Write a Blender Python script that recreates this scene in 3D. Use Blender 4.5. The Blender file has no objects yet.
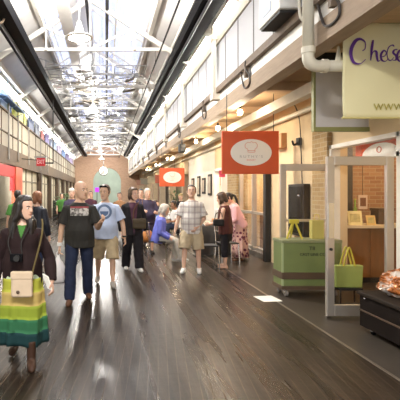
import bpy, bmesh, math, random
from mathutils import Vector, Matrix, noise
R = math.radians
V = Vector
random.seed(7)
SC = bpy.context.scene
COL = SC.collection
CX, CY, F, EYE = 106.0, 192.0, 450.0, 1.57      # vanishing point, focal length in pixels, eye height


def wx(x, d):
    return (x - CX) * d / F


def wz(y, d):
    return EYE + (CY - y) * d / F


# ------------------------------------------------------------------ materials
MATS = {}


def mat(name, col, rough=.6, metal=0., var=.12, scale=6., bump=0., bscale=40., emit=0., spec=.5, stretch=None, trans=0.):
    if name in MATS:
        return MATS[name]
    m = bpy.data.materials.new(name)
    m.use_nodes = True
    nt = m.node_tree
    b = nt.nodes['Principled BSDF']
    b.inputs['Roughness'].default_value = rough
    b.inputs['Metallic'].default_value = metal
    b.inputs['Specular IOR Level'].default_value = spec
    b.inputs['Transmission Weight'].default_value = trans
    tc = nt.nodes.new('ShaderNodeTexCoord')
    mp = nt.nodes.new('ShaderNodeMapping')
    nt.links.new(tc.outputs['Object'], mp.inputs['Vector'])
    if stretch:
        mp.inputs['Scale'].default_value = stretch
    nz = nt.nodes.new('ShaderNodeTexNoise')
    nz.inputs['Scale'].default_value = scale
    nz.inputs['Detail'].default_value = 5
    nt.links.new(mp.outputs[0], nz.inputs['Vector'])
    mx = nt.nodes.new('ShaderNodeMix')
    mx.data_type = 'RGBA'
    nt.links.new(nz.outputs['Fac'], mx.inputs['Factor'])
    c = V(col[:3])
    mx.inputs['A'].default_value = (*[max(0, v * (1 - var)) for v in c], 1)
    mx.inputs['B'].default_value = (*[min(1, v * (1 + var)) for v in c], 1)
    nt.links.new(mx.outputs['Result'], b.inputs['Base Color'])
    if bump:
        n2 = nt.nodes.new('ShaderNodeTexNoise')
        n2.inputs['Scale'].default_value = bscale
        n2.inputs['Detail'].default_value = 4
        nt.links.new(mp.outputs[0], n2.inputs['Vector'])
        bp = nt.nodes.new('ShaderNodeBump')
        bp.inputs['Strength'].default_value = bump
        bp.inputs['Distance'].default_value = .01
        nt.links.new(n2.outputs['Fac'], bp.inputs['Height'])
        nt.links.new(bp.outputs[0], b.inputs['Normal'])
    if emit:
        b.inputs['Emission Color'].default_value = (*c, 1)
        b.inputs['Emission Strength'].default_value = emit
    MATS[name] = m
    return m


def glass(name, tint=(1, 1, 1), gloss=.06):
    m = bpy.data.materials.new(name)
    m.use_nodes = True
    nt = m.node_tree
    nt.nodes.remove(nt.nodes['Principled BSDF'])
    out = nt.nodes['Material Output']
    t = nt.nodes.new('ShaderNodeBsdfTransparent')
    t.inputs[0].default_value = (*tint, 1)
    g = nt.nodes.new('ShaderNodeBsdfGlossy')
    g.inputs['Roughness'].default_value = .03
    lw = nt.nodes.new('ShaderNodeLayerWeight')
    fr = nt.nodes.new('ShaderNodeMath')
    fr.operation = 'POWER'
    nt.links.new(lw.outputs['Facing'], fr.inputs[0])
    fr.inputs[1].default_value = 4.5
    nz = nt.nodes.new('ShaderNodeTexNoise')
    nz.inputs['Scale'].default_value = 2
    ma = nt.nodes.new('ShaderNodeMath')
    ma.operation = 'MULTIPLY_ADD'
    nt.links.new(nz.outputs['Fac'], ma.inputs[0])
    ma.inputs[1].default_value = gloss
    nt.links.new(fr.outputs[0], ma.inputs[2])
    mx = nt.nodes.new('ShaderNodeMixShader')
    nt.links.new(ma.outputs[0], mx.inputs[0])
    nt.links.new(t.outputs[0], mx.inputs[1])
    nt.links.new(g.outputs[0], mx.inputs[2])
    nt.links.new(mx.outputs[0], out.inputs[0])
    MATS[name] = m
    return m


def brick(name, c1, c2, mortar, scale=1.0, rough=.85, axis='XZ'):
    m = bpy.data.materials.new(name)
    m.use_nodes = True
    nt = m.node_tree
    b = nt.nodes['Principled BSDF']
    b.inputs['Roughness'].default_value = rough
    tc = nt.nodes.new('ShaderNodeTexCoord')
    sp = nt.nodes.new('ShaderNodeSeparateXYZ')
    nt.links.new(tc.outputs['Object'], sp.inputs[0])
    ad = nt.nodes.new('ShaderNodeMath')
    nt.links.new(sp.outputs[0], ad.inputs[0])
    nt.links.new(sp.outputs[1], ad.inputs[1])
    cb = nt.nodes.new('ShaderNodeCombineXYZ')
    nt.links.new(ad.outputs[0], cb.inputs[0])
    nt.links.new(sp.outputs[2], cb.inputs[1])
    br = nt.nodes.new('ShaderNodeTexBrick')
    br.inputs['Scale'].default_value = scale
    br.inputs['Brick Width'].default_value = .22
    br.inputs['Row Height'].default_value = .075
    br.inputs['Mortar Size'].default_value = .006
    br.inputs['Color1'].default_value = (*c1, 1)
    br.inputs['Color2'].default_value = (*c2, 1)
    br.inputs['Mortar'].default_value = (*mortar, 1)
    nt.links.new(cb.outputs[0], br.inputs['Vector'])
    nt.links.new(br.outputs['Color'], b.inputs['Base Color'])
    bp = nt.nodes.new('ShaderNodeBump')
    bp.inputs['Strength'].default_value = .5
    bp.inputs['Distance'].default_value = .01
    nt.links.new(br.outputs['Fac'], bp.inputs['Height'])
    bp.invert = True
    nt.links.new(bp.outputs[0], b.inputs['Normal'])
    MATS[name] = m
    return m


# ------------------------------------------------------------------ mesh builder
class MB:
    def __init__(s):
        s.bm = bmesh.new()
        s.mi = 0

    def _f(s, vs):
        try:
            f = s.bm.faces.new(vs)
            f.material_index = s.mi
            return f
        except ValueError:
            return None

    def box(s, x0, x1, y0, y1, z0, z1):
        v = [s.bm.verts.new((x, y, z)) for z in (z0, z1) for y in (y0, y1) for x in (x0, x1)]
        for q in ((0, 2, 3, 1), (4, 5, 7, 6), (0, 1, 5, 4), (2, 6, 7, 3), (0, 4, 6, 2), (1, 3, 7, 5)):
            s._f([v[i] for i in q])
        return s

    def obox(s, c, ax, ay, az):        # centre and three half-axis vectors
        c, ax, ay, az = V(c), V(ax), V(ay), V(az)
        v = [s.bm.verts.new(c + i * ax + j * ay + k * az) for k in (-1, 1) for j in (-1, 1) for i in (-1, 1)]
        for q in ((0, 2, 3, 1), (4, 5, 7, 6), (0, 1, 5, 4), (2, 6, 7, 3), (0, 4, 6, 2), (1, 3, 7, 5)):
            s._f([v[i] for i in q])
        return s

    def bar(s, a, b, w, h=None, up=(0, 0, 1)):
        a, b = V(a), V(b)
        h = h or w
        d = (b - a)
        u = V(up)
        if abs(d.normalized().dot(u)) > .98:
            u = V((0, 1, 0))
        sd = d.cross(u).normalized()
        u = sd.cross(d).normalized()
        return s.obox((a + b) / 2, d / 2, sd * w / 2, u * h / 2)

    def ring(s, c, u, v, n=12):
        return [s.bm.verts.new(V(c) + V(u) * math.cos(2 * math.pi * i / n) + V(v) * math.sin(2 * math.pi * i / n)) for i in range(n)]

    def skin(s, rings, cap=True):
        n = len(rings[0])
        for a, b in zip(rings, rings[1:]):
            for i in range(n):
                s._f([a[i], a[(i + 1) % n], b[(i + 1) % n], b[i]])
        if cap:
            s._f(list(reversed(rings[0])))
            s._f(rings[-1])
        return s

    def tube(s, pts, rad, n=10, round_ends=False, flat=1., side=None):
        pts = [V(p) for p in pts]
        if not hasattr(rad, '__len__'):
            rad = [rad] * len(pts)
        rad = list(rad)
        if round_ends:
            d0 = (pts[0] - pts[1]).normalized()
            d1 = (pts[-1] - pts[-2]).normalized()
            P, Q = [], []
            for t in (85, 55, 28):
                P.append(pts[0] + d0 * rad[0] * math.sin(R(t)))
                Q.append(rad[0] * math.cos(R(t)))
            e, q = [], []
            for t in (28, 55, 85):
                e.append(pts[-1] + d1 * rad[-1] * math.sin(R(t)))
                q.append(rad[-1] * math.cos(R(t)))
            pts = P + pts + e
            rad = Q + rad + q
        rings = []
        u = None
        for i, p in enumerate(pts):
            t = (pts[min(i + 1, len(pts) - 1)] - pts[max(i - 1, 0)]).normalized()
            if u is None:
                u = V(side) if side else (V((0, 1, 0)) if abs(t.y) < .8 else V((1, 0, 0)))
            u = (u - t * u.dot(t)).normalized()
            w = t.cross(u)
            rings.append(s.ring(p, u * rad[i], w * rad[i] * flat, n))
        return s.skin(rings)

    def cyl(s, a, b, r, n=14, r2=None):
        return s.tube([a, b], [r, r if r2 is None else r2], n)

    def ball(s, c, rx, ry=None, rz=None, n=14, m=9):
        ry = ry or rx
        rz = rz or rx
        rings = []
        for j in range(1, m):
            t = -math.pi / 2 + math.pi * j / m
            rings.append(s.ring(V(c) + V((0, 0, rz * math.sin(t))), (rx * math.cos(t), 0, 0), (0, ry * math.cos(t), 0), n))
        return s.skin(rings)

    def lathe(s, c, prof, n=24):        # prof: (radius, z)
        return s.skin([s.ring(V(c) + V((0, 0, z)), (max(r, .0005), 0, 0), (0, max(r, .0005), 0), n) for r, z in prof])

    def quad(s, *p):
        s._f([s.bm.verts.new(q) for q in p])
        return s

    def prism(s, poly, y0, y1):         # outline in x,z pushed along y
        a = [s.bm.verts.new((x, y0, z)) for x, z in poly]
        b = [s.bm.verts.new((x, y1, z)) for x, z in poly]
        n = len(poly)
        s._f(a)
        s._f(list(reversed(b)))
        for i in range(n):
            s._f([a[i], b[i], b[(i + 1) % n], a[(i + 1) % n]])
        return s

    def xprism(s, poly, x0, x1):        # outline in y,z pushed along x
        a = [s.bm.verts.new((x0, y, z)) for y, z in poly]
        b = [s.bm.verts.new((x1, y, z)) for y, z in poly]
        n = len(poly)
        s._f(a)
        s._f(list(reversed(b)))
        for i in range(n):
            s._f([a[i], b[i], b[(i + 1) % n], a[(i + 1) % n]])
        return s

    def build(s, name, mats, parent=None, loc=None, smooth=False, bevel=0., local=False):
        bmesh.ops.recalc_face_normals(s.bm, faces=s.bm.faces)
        off = V((0, 0, 0))
        if parent is not None and not local:
            off = ORG.get(parent, V((0, 0, 0)))
        elif parent is None and loc is not None:
            off = V(loc)
        if off.length:
            bmesh.ops.translate(s.bm, verts=s.bm.verts, vec=-off)
        me = bpy.data.meshes.new(name)
        s.bm.to_mesh(me)
        s.bm.free()
        for m in (mats if isinstance(mats, (list, tuple)) else [mats]):
            me.materials.append(m)
        o = bpy.data.objects.new(name, me)
        COL.objects.link(o)
        if parent is not None:
            o.parent = parent
            ORG[o] = ORG.get(parent, V((0, 0, 0)))
        elif loc is not None:
            o.location = loc
            ORG[o] = V(loc)
        if smooth:
            for p in me.polygons:
                p.use_smooth = True
        if bevel:
            md = o.modifiers.new('bevel', 'BEVEL')
            md.width = bevel
            md.segments = 2
            md.limit_method = 'ANGLE'
        return o


ORG = {}


def tag(o, label=None, cat=None, group=None, kind=None):
    if label:
        o['label'] = label
    if cat:
        o['category'] = cat
    if group:
        o['group'] = group
    if kind:
        o['kind'] = kind
    return o


def struct(o):
    o['kind'] = 'structure'
    return o


def thing(name, label, cat, loc, rz=0., group=None):
    o = bpy.data.objects.new(name, None)
    o.empty_display_size = .2
    COL.objects.link(o)
    o.location = loc
    o.rotation_euler = (0, 0, rz)
    ORG[o] = V(loc)
    return tag(o, label, cat, group)


def dup(root, loc, rz=0., label=None):
    r = root.copy()
    COL.objects.link(r)
    r.location = loc
    r.rotation_euler = (0, 0, rz)
    if label:
        r['label'] = label
    for ch in list(root.children):
        c = ch.copy()
        COL.objects.link(c)
        c.parent = r
        for g in list(ch.children):
            e = g.copy()
            COL.objects.link(e)
            e.parent = c
    return r


def text(name, s, size, loc, m, parent, depth=.003, align='CENTER', rz=0., spacing=1.0, sx=1.0):
    cu = bpy.data.curves.new(name, 'FONT')
    cu.body = s
    cu.size = size
    cu.align_x = align
    cu.align_y = 'CENTER'
    cu.extrude = depth
    cu.space_character = spacing
    o = bpy.data.objects.new(name, cu)
    COL.objects.link(o)
    dg = bpy.context.evaluated_depsgraph_get()
    me = bpy.data.meshes.new_from_object(o.evaluated_get(dg))
    bpy.data.objects.remove(o)
    me.transform(Matrix.Translation(V(loc) - ORG[parent]) @ Matrix.Rotation(rz, 4, 'Z') @ Matrix.Rotation(R(90), 4, 'X') @ Matrix.Diagonal((sx, 1, 1, 1)))
    me.materials.clear()
    me.materials.append(m)
    t = bpy.data.objects.new(name, me)
    COL.objects.link(t)
    t.parent = parent
    return t


def catmull(pts, k=6):
    pts = [V(p) for p in pts]
    if len(pts) < 3:
        return pts
    P = [pts[0] * 2 - pts[1]] + pts + [pts[-1] * 2 - pts[-2]]
    out = []
    for i in range(1, len(P) - 2):
        a, b, c, d = P[i - 1:i + 3]
        for j in range(k):
            t = j / k
            out.append(.5 * ((2 * b) + (c - a) * t + (2 * a - 5 * b + 4 * c - d) * t * t + (3 * b - a - 3 * c + d) * t ** 3))
    out.append(pts[-1])
    return out


def remesh(bm, name, voxel, smooth=6, fold=0., fseed=0., fscale=(9, 9, 3)):
    me = bpy.data.meshes.new('tmp')
    bmesh.ops.recalc_face_normals(bm, faces=bm.faces)
    bm.to_mesh(me)
    bm.free()
    o = bpy.data.objects.new('tmp', me)
    COL.objects.link(o)
    md = o.modifiers.new('r', 'REMESH')
    md.mode = 'VOXEL'
    md.voxel_size = voxel
    md2 = o.modifiers.new('s', 'SMOOTH')
    md2.factor = .5
    md2.iterations = smooth
    dg = bpy.context.evaluated_depsgraph_get()
    out = bpy.data.meshes.new_from_object(o.evaluated_get(dg))
    out.name = name
    bpy.data.objects.remove(o)
    bpy.data.meshes.remove(me)
    if fold:
        nr = [v.normal.copy() for v in out.vertices]
        for v, n in zip(out.vertices, nr):
            p = v.co
            q = V((p.x * fscale[0] + fseed, p.y * fscale[1], p.z * fscale[2]))
            v.co = p + n * fold * (noise.noise(q) + .5 * noise.noise(q * 2.3))
    for p in out.polygons:
        p.use_smooth = True
    return out
# ------------------------------------------------------------------ people
SKIN = mat('skin_fair', (.62, .38, .27), .5, var=.06, scale=20)
SKIN2 = mat('skin_warm', (.58, .36, .24), .5, var=.06, scale=20)
HAIR_K = mat('hair_black', (.014, .010, .008), .38, var=.5, scale=30, bump=.5, bscale=60, stretch=(3, 3, .6))
HAIR_B = mat('hair_brown', (.075, .042, .022), .5, var=.5, scale=30, bump=.5, bscale=60)
HAIR_G = mat('hair_grey', (.46, .42, .36), .6, var=.3, scale=30, bump=.5, bscale=60)
HAIR_A = mat('hair_auburn', (.20, .075, .03), .5, var=.4, scale=30, bump=.5, bscale=60)
EYEW = mat('eye_white', (.75, .72, .68), .3)
EYED = mat('eye_dark', (.03, .02, .015), .25)
LIP = mat('lips', (.42, .17, .14), .5)

HEADP = [(-.118, .020, .022, -.060), (-.108, .040, .042, -.048), (-.085, .055, .062, -.030), (-.05, .064, .080, -.012), (-.01, .070, .090, -.001),
         (.03, .074, .095, .003), (.065, .070, .090, .005), (.092, .056, .072, .006), (.110, .034, .045, .006), (.118, .012, .016, .006)]


def headprof(z):
    for (z0, a0, b0, c0), (z1, a1, b1, c1) in zip(HEADP, HEADP[1:]):
        if z <= z1:
            t = max(0, min(1, (z - z0) / (z1 - z0)))
            return a0 + (a1 - a0) * t, b0 + (b1 - b0) * t, c0 + (c1 - c0) * t
    return HEADP[-1][1:]


TORSO = [(-.11, .09, .08, .0), (-.05, .160, .110, .005), (.03, .165, .115, .0), (.12, .145, .103, -.004), (.22, .142, .103, -.006),
         (.31, .160, .115, -.004), (.385, .168, .112, .0), (.43, .148, .098, .003), (.468, .104, .080, .007), (.50, .070, .066, .010), (.53, .055, .058, .010)]


def smooth(a, b, x):
    t = max(0., min(1., (x - a) / (b - a)))
    return t * t * (3 - 2 * t)


def person(label, X, Y, heading, height, legs=((0, 0, 3), (0, 0, 3)), arms=None, lean=0, twist=0, head=(0, 0, 0), width=1., belly=0.,
           skin=None, hair=('short', HAIR_B), top=None, hs=1.12, bottom=None, shoe=None, voxel=.010, beard=None, seat=None, group=None, curls=(25, 25)):
    k = height / 1.75
    skin = skin or SKIN
    root = thing('person', label, 'person', (X, Y, 0), R(heading), group)

    def add(name, me, mats, lab=None):
        me.materials.clear()
        for m in (mats if isinstance(mats, (list, tuple)) else [mats]):
            me.materials.append(m)
        o = bpy.data.objects.new(name, me)
        COL.objects.link(o)
        o.parent = root
        ORG[o] = ORG[root]
        if lab:
            o['label'] = lab
        return o

    # --- skeleton -----------------------------------------------------------
    def ldir(a, out, sg):
        return V((math.sin(R(out)) * sg, -math.sin(R(a)) * math.cos(R(out)), -math.cos(R(a)) * math.cos(R(out))))
    J = {}
    low = 9
    for i, sg in enumerate((1, -1)):
        a, b, out = legs[i]
        hip = V((.088 * width * sg, 0, -.03))
        kn = hip + ldir(a, out, sg) * .43
        an = kn + ldir(a - b, out * .4, sg) * .42
        J[i] = [hip, kn, an]
        low = min(low, an.z)
    pz = (seat / k + .09) if seat else (.075 - low)
    P = V((0, 0, pz))
    for i in J:
        J[i] = [p + P for p in J[i]]
    T = Matrix.Translation(P) @ Matrix.Rotation(R(lean), 4, 'X') @ Matrix.Rotation(R(twist), 4, 'Z')
    H = T @ Matrix.Translation((0, .01, .525)) @ Matrix.Rotation(R(head[0]), 4, 'Z') @ Matrix.Rotation(R(head[1]), 4, 'X') @ Matrix.Rotation(R(head[2]), 4, 'Y') @ Matrix.Translation((0, -.022, .148)) @ Matrix.Diagonal((hs, hs, hs, 1))
    A = {}
    if arms is None:
        arms = ((V((.2, 0, -1)), V((.1, -.25, -1))), (V((-.2, 0, -1)), V((-.1, -.25, -1))))
    for i, sg in enumerate((1, -1)):
        sh = V((.172 * width * sg, .012, .402))
        e = sh + V(arms[i][0]).normalized() * .285
        w = e + V(arms[i][1]).normalized() * .255
        A[i] = [T @ sh, T @ e, T @ w]
    S = Matrix.Diagonal((k, k, k, 1))

    def xf(mb):
        bmesh.ops.transform(mb.bm, matrix=S, verts=mb.bm.verts)
        return mb

    def torso(mb, z0, z1, grow, gx=1., straight=None):
        rings = []
        zs = [z0 + (z1 - z0) * j / 13 for j in range(14)]
        for z in zs:
            a, b, c = TORSO[0][1:] if z <= TORSO[0][0] else TORSO[-1][1:]
            for p, q in zip(TORSO, TORSO[1:]):
                if p[0] <= z <= q[0]:
                    t = (z - p[0]) / (q[0] - p[0])
                    a, b, c = (p[n] + (q[n] - p[n]) * t for n in (1, 2, 3))
            if straight is not None:
                sm = 1 - smooth(straight - .06, straight + .16, z)
                a, b = a + (max(a, .186) - a) * sm, b + (max(b, .132) - b) * sm
            bl = belly * math.exp(-((z - .1) / .14) ** 2)
            rings.append(mb.ring(T @ V((0, c - bl * .6, z)), T.to_3x3() @ V(((a * width + grow) * gx, 0, 0)), T.to_3x3() @ V((0, b * (1 + .4 * (width - 1)) + grow + bl, 0)), 20))
        mb.skin(rings)

    # --- body: one continuous skin ------------------------------------------
    mb = MB()
    torso(mb, -.11, .53, 0)
    mb.tube([T @ V((0, .012, .46)), T @ V((0, .008, .54)), H @ V((0, .012, -.05))], [.062, .054, .056], 14, True)
    rings = []
    for z, a, b, c in HEADP:
        rings.append(mb.ring(H @ V((0, c, z)), H.to_3x3() @ V((a, 0, 0)), H.to_3x3() @ V((0, b, 0)), 18))
    mb.skin(rings)
    mb.tube([H @ V((0, -.088, .018)), H @ V((0, -.100, -.008)), H @ V((0, -.104, -.026))], [.008, .012, .016], 8, True)      # nose
    mb.tube([H @ V((-.03, -.076, .022)), H @ V((0, -.088, .024)), H @ V((.03, -.076, .022))], [.011, .011, .011], 8, True)        # brow ridge
    mb.tube([H @ V((-.016, -.082, -.058)), H @ V((0, -.086, -.057)), H @ V((.016, -.082, -.058))], [.009, .012, .009], 8, True)   # mouth mound
    mb.tube([H @ V((0, -.082, -.098)), H @ V((0, -.086, -.092))], [.018, .016], 8, True)
    for sg in (1, -1):
        mb.tube([H @ V((.072 * sg, .008, -.032)), H @ V((.081 * sg, .018, .004)), H @ V((.077 * sg, .016, .024))], [.009, .014, .010], 8, True)   # ear
    for i, sg in enumerate((1, -1)):
        s, e, w = A[i]
        mb.tube(catmull([s, s.lerp(e, .35), s.lerp(e, .75), e]), [.050 - .006 * j / 18 for j in range(19)], 12, True)
        f = (w - e)
        mb.tube(catmull([e, e + f * .25, e + f * .6, w]), [.043 + .004 * math.sin(j / 18 * 3) - .014 * j / 18 for j in range(19)], 12, True)
        d = f.normalized()
        if len(arms[i]) > 2:
            d = (T.to_3x3() @ V(arms[i][2])).normalized()
        nrm = T.to_3x3() @ V((-sg, 0, 0))
        if abs(nrm.dot(d)) > .85:
            nrm = T.to_3x3() @ V((0, 0, -1))
        nrm = (nrm - d * nrm.dot(d)).normalized()
        sd = d.cross(nrm).normalized()
        fw = T.to_3x3() @ V((0, -1, .3))
        if sd.dot(fw) < 0:
            sd = -sd
        mb.tube([w - d * .01, w + d * .03, w + d * .07, w + d * .092], [.026, .036, .041, .036], 12, True, flat=.45, side=sd)
        cr = curls[i]
        for off, ln, an in ((.030, .070, 3), (.010, .080, 0), (-.010, .075, -2), (-.029, .060, -5)):
            p = w + d * .088 + sd * off
            pts = [w + d * .06 + sd * off, p]
            dd = (d + sd * math.tan(R(an))).normalized()
            for q in (.45, .32, .23):
                dd = (dd * math.cos(R(cr)) + nrm * math.sin(R(cr))).normalized()
                pts.append(pts[-1] + dd * ln * q)
            mb.tube(pts, [.010, .0105, .0098, .009, .0078], 8, True)
        t0 = w + d * .028 + sd * .026
        t1 = t0 + (d * .6 + sd * .65 + nrm * .35).normalized() * .038
        t2 = t1 + (d * .9 + sd * .25 + nrm * .4).normalized() * .034
        mb.tube([w + d * .015 + sd * .01, t0, t1, t2], [.014, .014, .0115, .0095], 8, True)
        hip, kn, an = J[i]
        mb.tube(catmull([hip, hip.lerp(kn, .4), hip.lerp(kn, .8), kn]), [.088 - .034 * j / 18 for j in range(19)], 14, True)
        l = an - kn
        calf = V((0, .014, 0))
        mb.tube(catmull([kn, kn + l * .3 + calf, kn + l * .65 + calf * .5, an]), [.052 + .006 * math.sin(j / 18 * 4) - .017 * j / 18 for j in range(19)], 12, True)
        tp = V((sg * .02, -.15, -.04))
        mb.tube([an + V((0, .035, -.04)), an + V((0, -.01, -.03)), an + V((sg * .01, -.08, -.04)), an + tp], [.034, .042, .036, .024], 10, True)
    body = add('body', remesh(xf(mb).bm, 'body', voxel, 4), skin)
    # --- face ----------------------------------------------------------------
    for sg in (1, -1):
        m1, m2, m3 = MB(), MB(), MB()
        c = H @ V((.030 * sg, -.0775, .002))
        m1.ball(c, .012, .009, .0085, 10, 6)
        m2.ball(c + H.to_3x3() @ V((0, -.006, 0)), .0062, .005, .0062, 8, 6)
        m3.tube([H @ V((.014 * sg, -.093, .020)), H @ V((.030 * sg, -.090, .026)), H @ V((.046 * sg, -.076, .020))], [.0035, .0045, .003], 6)
        ey = xf(m1).build('eye', EYEW, root, smooth=True, local=True)
        xf(m2).build('iris', EYED, ey, smooth=True, local=True)
        xf(m3).build('eyebrow', hair[1] if hair[0] != 'bald' else HAIR_B, root, smooth=True, local=True)
    m1 = MB()
    m1.tube([H @ V((-.022, -.086, -.060)), H @ V((0, -.096, -.058)), H @ V((.022, -.086, -.060))], [.003, .0062, .003], 8, True)
    xf(m1).build('mouth', LIP, root, smooth=True, local=True)
    # --- hair ----------------------------------------------------------------
    st, hm = hair[0], hair[1]
    if st != 'bald':
        mb = MB()
        rings = []
        th = {'short': .012, 'bob': .022, 'long': .018, 'pony': .012, 'cap': .016}[st]
        for j in range(24):
            z = -.115 + .245 * j / 23
            a, b, c = headprof(min(z, .1179))
            ring = []
            for i in range(28):
                az = 2 * math.pi * i / 28              # 0 = front
                f = (1 + math.cos(az)) / 2             # 1 front, 0 back
                if st in ('long', 'bob'):
                    hl = -.16 + .23 * smooth(.55, .83, f)
                elif st == 'cap':
                    hl = -.05 + .085 * smooth(.2, .6, f)
                else:
                    hl = -.085 + .05 * smooth(.1, .35, f) + .105 * smooth(.58, .84, f)
                g = smooth(hl - .006, hl + .010, z)
                off = -.03 + (.03 + th * (1 - .45 * f) * (1 + .25 * noise.noise(V((i * .7, j * .5, X * 3))))) * g
                top_lift = th * .7 * smooth(.06, .118, z) * g
                co = H @ V((math.sin(az) * (a + off), -math.cos(az) * (b + off) + c, min(z, .118) + top_lift))
                ring.append(mb.bm.verts.new(co))
            rings.append(ring)
        mb.skin(rings)
        if st == 'long':
            for sg in (1, -1):
                for q, (ax, ay, bx, by) in enumerate(((.074, .01, .085, -.035), (.07, .05, .10, .02), (.035, .088, .045, .085))):
                    mb.tube(catmull([H @ V((ax * sg, ay, .03)), H @ V((ax * 1.12 * sg, ay * 1.05, -.08)), T @ V((bx * 1.02 * sg, by - .02, .53)), T @ V((bx * 1.1 * sg, by - .035, .42)), T @ V((bx * 1.0 * sg, by - .045, .32))]),
                            [.034 + .016 * math.sin(n / 24 * 3.1) - .012 * n / 24 for n in range(25)], 10, True)
        if st == 'bob':
            for sg in (1, -1):
                mb.tube([H @ V((.066 * sg, .03, .04)), H @ V((.078 * sg, .03, -.05)), H @ V((.07 * sg, .03, -.10))], [.03, .034, .02], 10, True)
            mb.tube([H @ V((0, .08, .02)), H @ V((0, .085, -.08))], [.05, .045], 10, True)
        if st == 'pony':
            mb.ball(H @ V((0, .10, .03)), .042, .042, .042)
            mb.tube(catmull([H @ V((0, .10, .03)), H @ V((0, .14, -.02)), H @ V((0, .13, -.12)), H @ V((0, .11, -.20))]), [.022 + .014 * math.sin(n / 18 * 3) for n in range(19)], 10, True)
        me = remesh(xf(mb).bm, 'hair', .007, 3, .004, X * 7, (40, 40, 10))
        add('cap' if st == 'cap' else 'hair', me, hm)
    # --- top -----------------------------------------------------------------
    if top:
        mb = MB()
        gr = top.get('grow', .016)
        torso(mb, top.get('hem', -.13), top.get('neck', .495), gr, straight=top.get('straight', .1))
        sl = top.get('sleeve', 'short')
        for i, sg in enumerate((1, -1)):
            s, e, w = A[i]
            lo = top.get('arm', .024)
            if sl == 'short':
                mb.tube([T @ V((.085 * sg, .012, .425)), s, s.lerp(e, .5), s.lerp(e, .80)], [.046, .049 + lo * .8, .052 + lo * 1.2, .056 + lo * 1.5], 14, False)
                mb.ball(s, .046 + lo * .5)
            elif sl == 'long':
                mb.tube([T @ V((.085 * sg, .012, .425)), s, s.lerp(e, .5), e, e.lerp(w, .5), e.lerp(w, .97)], [.046, .051 + lo * .6, .053 + lo * .7, .046 + lo * .8, .043 + lo * .7, .034 + lo * .7], 14, False)
                mb.ball(s, .048 + lo * .4)
                mb.ball(e, .046 + lo * .8)
            else:
                mb.tube([T @ V((.07 * sg, .012, .43)), T @ V((.145 * sg * width, .012, .415))], [.05, .046], 12, True)
        me = remesh(xf(mb).bm, 'shirt', voxel, 3, top.get('fold', .008), X * 5)
        ms = [top['mat']]
        if top.get('inner'):
            ms.append(top['inner'])
            TI = (S @ T).inverted()
            for p in me.polygons:
                q = TI @ p.center
                if q.y < 0 and q.z > top['vz'] and abs(q.x) < (q.z - top['vz']) * top.get('vs', .38):
                    p.material_index = 1
        o = bpy.data.objects.new(top.get('name', 'shirt'), me)
        me.materials.clear()
        for m in ms:
            me.materials.append(m)
        if top.get('inner'):
            for p in me.polygons:      # indices were lost when the slots were cleared
                q = TI @ p.center
                p.material_index = 1 if (q.y < 0 and q.z > top['vz'] and abs(q.x) < (q.z - top['vz']) * top.get('vs', .38)) else 0
        COL.objects.link(o)
        o.parent = root
        ORG[o] = ORG[root]
    # --- bottom --------------------------------------------------------------
    if bottom:
        ty = bottom['type']
        mb = MB()
        if ty in ('trousers', 'shorts', 'capri'):
            gr = bottom.get('grow', .010)
            torso(mb, -.10, .07, gr)
            frac = {'trousers': 1.0, 'shorts': 0., 'capri': .55}[ty]
            lo = bottom.get('leg', .022)
            for i in (0, 1):
                hip, kn, an = J[i]
                pts = [hip + V((0, 0, .02)), hip.lerp(kn, .5), kn]
                rs = [.094 + lo * .4, .076 + lo, .056 + lo * 1.15]
                if ty == 'shorts':
                    pts[2] = hip.lerp(kn, 1.06)
                    rs = [.096 + lo * .5, .082 + lo * 1.2, .074 + lo * 1.4]
                else:
                    end = kn.lerp(an, 1.04 if frac == 1 else frac)
                    pts += [kn.lerp(end, .5), end]
                    rs += [.056 + lo, .050 + lo if frac == 1 else .054 + lo]
                mb.tube(catmull(pts, 5), [rs[min(int(n / 5), len(rs) - 1)] + (rs[min(int(n / 5) + 1, len(rs) - 1)] - rs[min(int(n / 5), len(rs) - 1)]) * (n % 5) / 5 for n in range(5 * (len(pts) - 1) + 1)], 14, False)
            me = remesh(xf(mb).bm, ty, voxel, 3, bottom.get('fold', .008), X * 3 + 5, (7, 7, 9))
            add({'capri': 'cropped_trousers'}.get(ty, ty), me, bottom['mat'])
        elif ty == 'skirt':
            tiers = bottom['tiers']
            nT = len(tiers)
            z0, z1 = bottom['z0'] / k, bottom['z1'] / k
            n = 72
            rings = []
            for t in range(nT):
                for j in range(5):
                    u = (t + j / 4) / nT
                    z = z0 + (z1 - z0) * u
                    r = .17 + (bottom['flare'] - .17) * (u ** .8) + .008 * (1 - j / 4) * (t > 0) + bottom.get('puff', .0) * math.sin(j / 4 * 3.14)
                    ring = []
                    for i in range(n):
                        az = 2 * math.pi * i / n
                        w = 1 + u * .10 * math.sin(az * 7 + .6 * t + math.sin(az * 3)) + u * .03 * math.sin(az * 17 + t)
                        dz = bottom.get('wave', .02) * u * math.sin(az * 3 + 1)
                        ring.append(mb.bm.verts.new((math.cos(az) * r * w * 1.05, math.sin(az) * r * w * .82, z + dz)))
                    rings.append(ring)
            for q, (a, b) in enumerate(zip(rings, rings[1:])):
                mb.mi = min(q // 5, nT - 1)
                for i in range(n):
                    mb._f([a[i], a[(i + 1) % n], b[(i + 1) % n], b[i]])
            mb.mi = 0
            o = xf(mb).build('skirt', tiers, root, smooth=True, local=True)
            sd = o.modifiers.new('thick', 'SOLIDIFY')
            sd.thickness = .006
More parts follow.
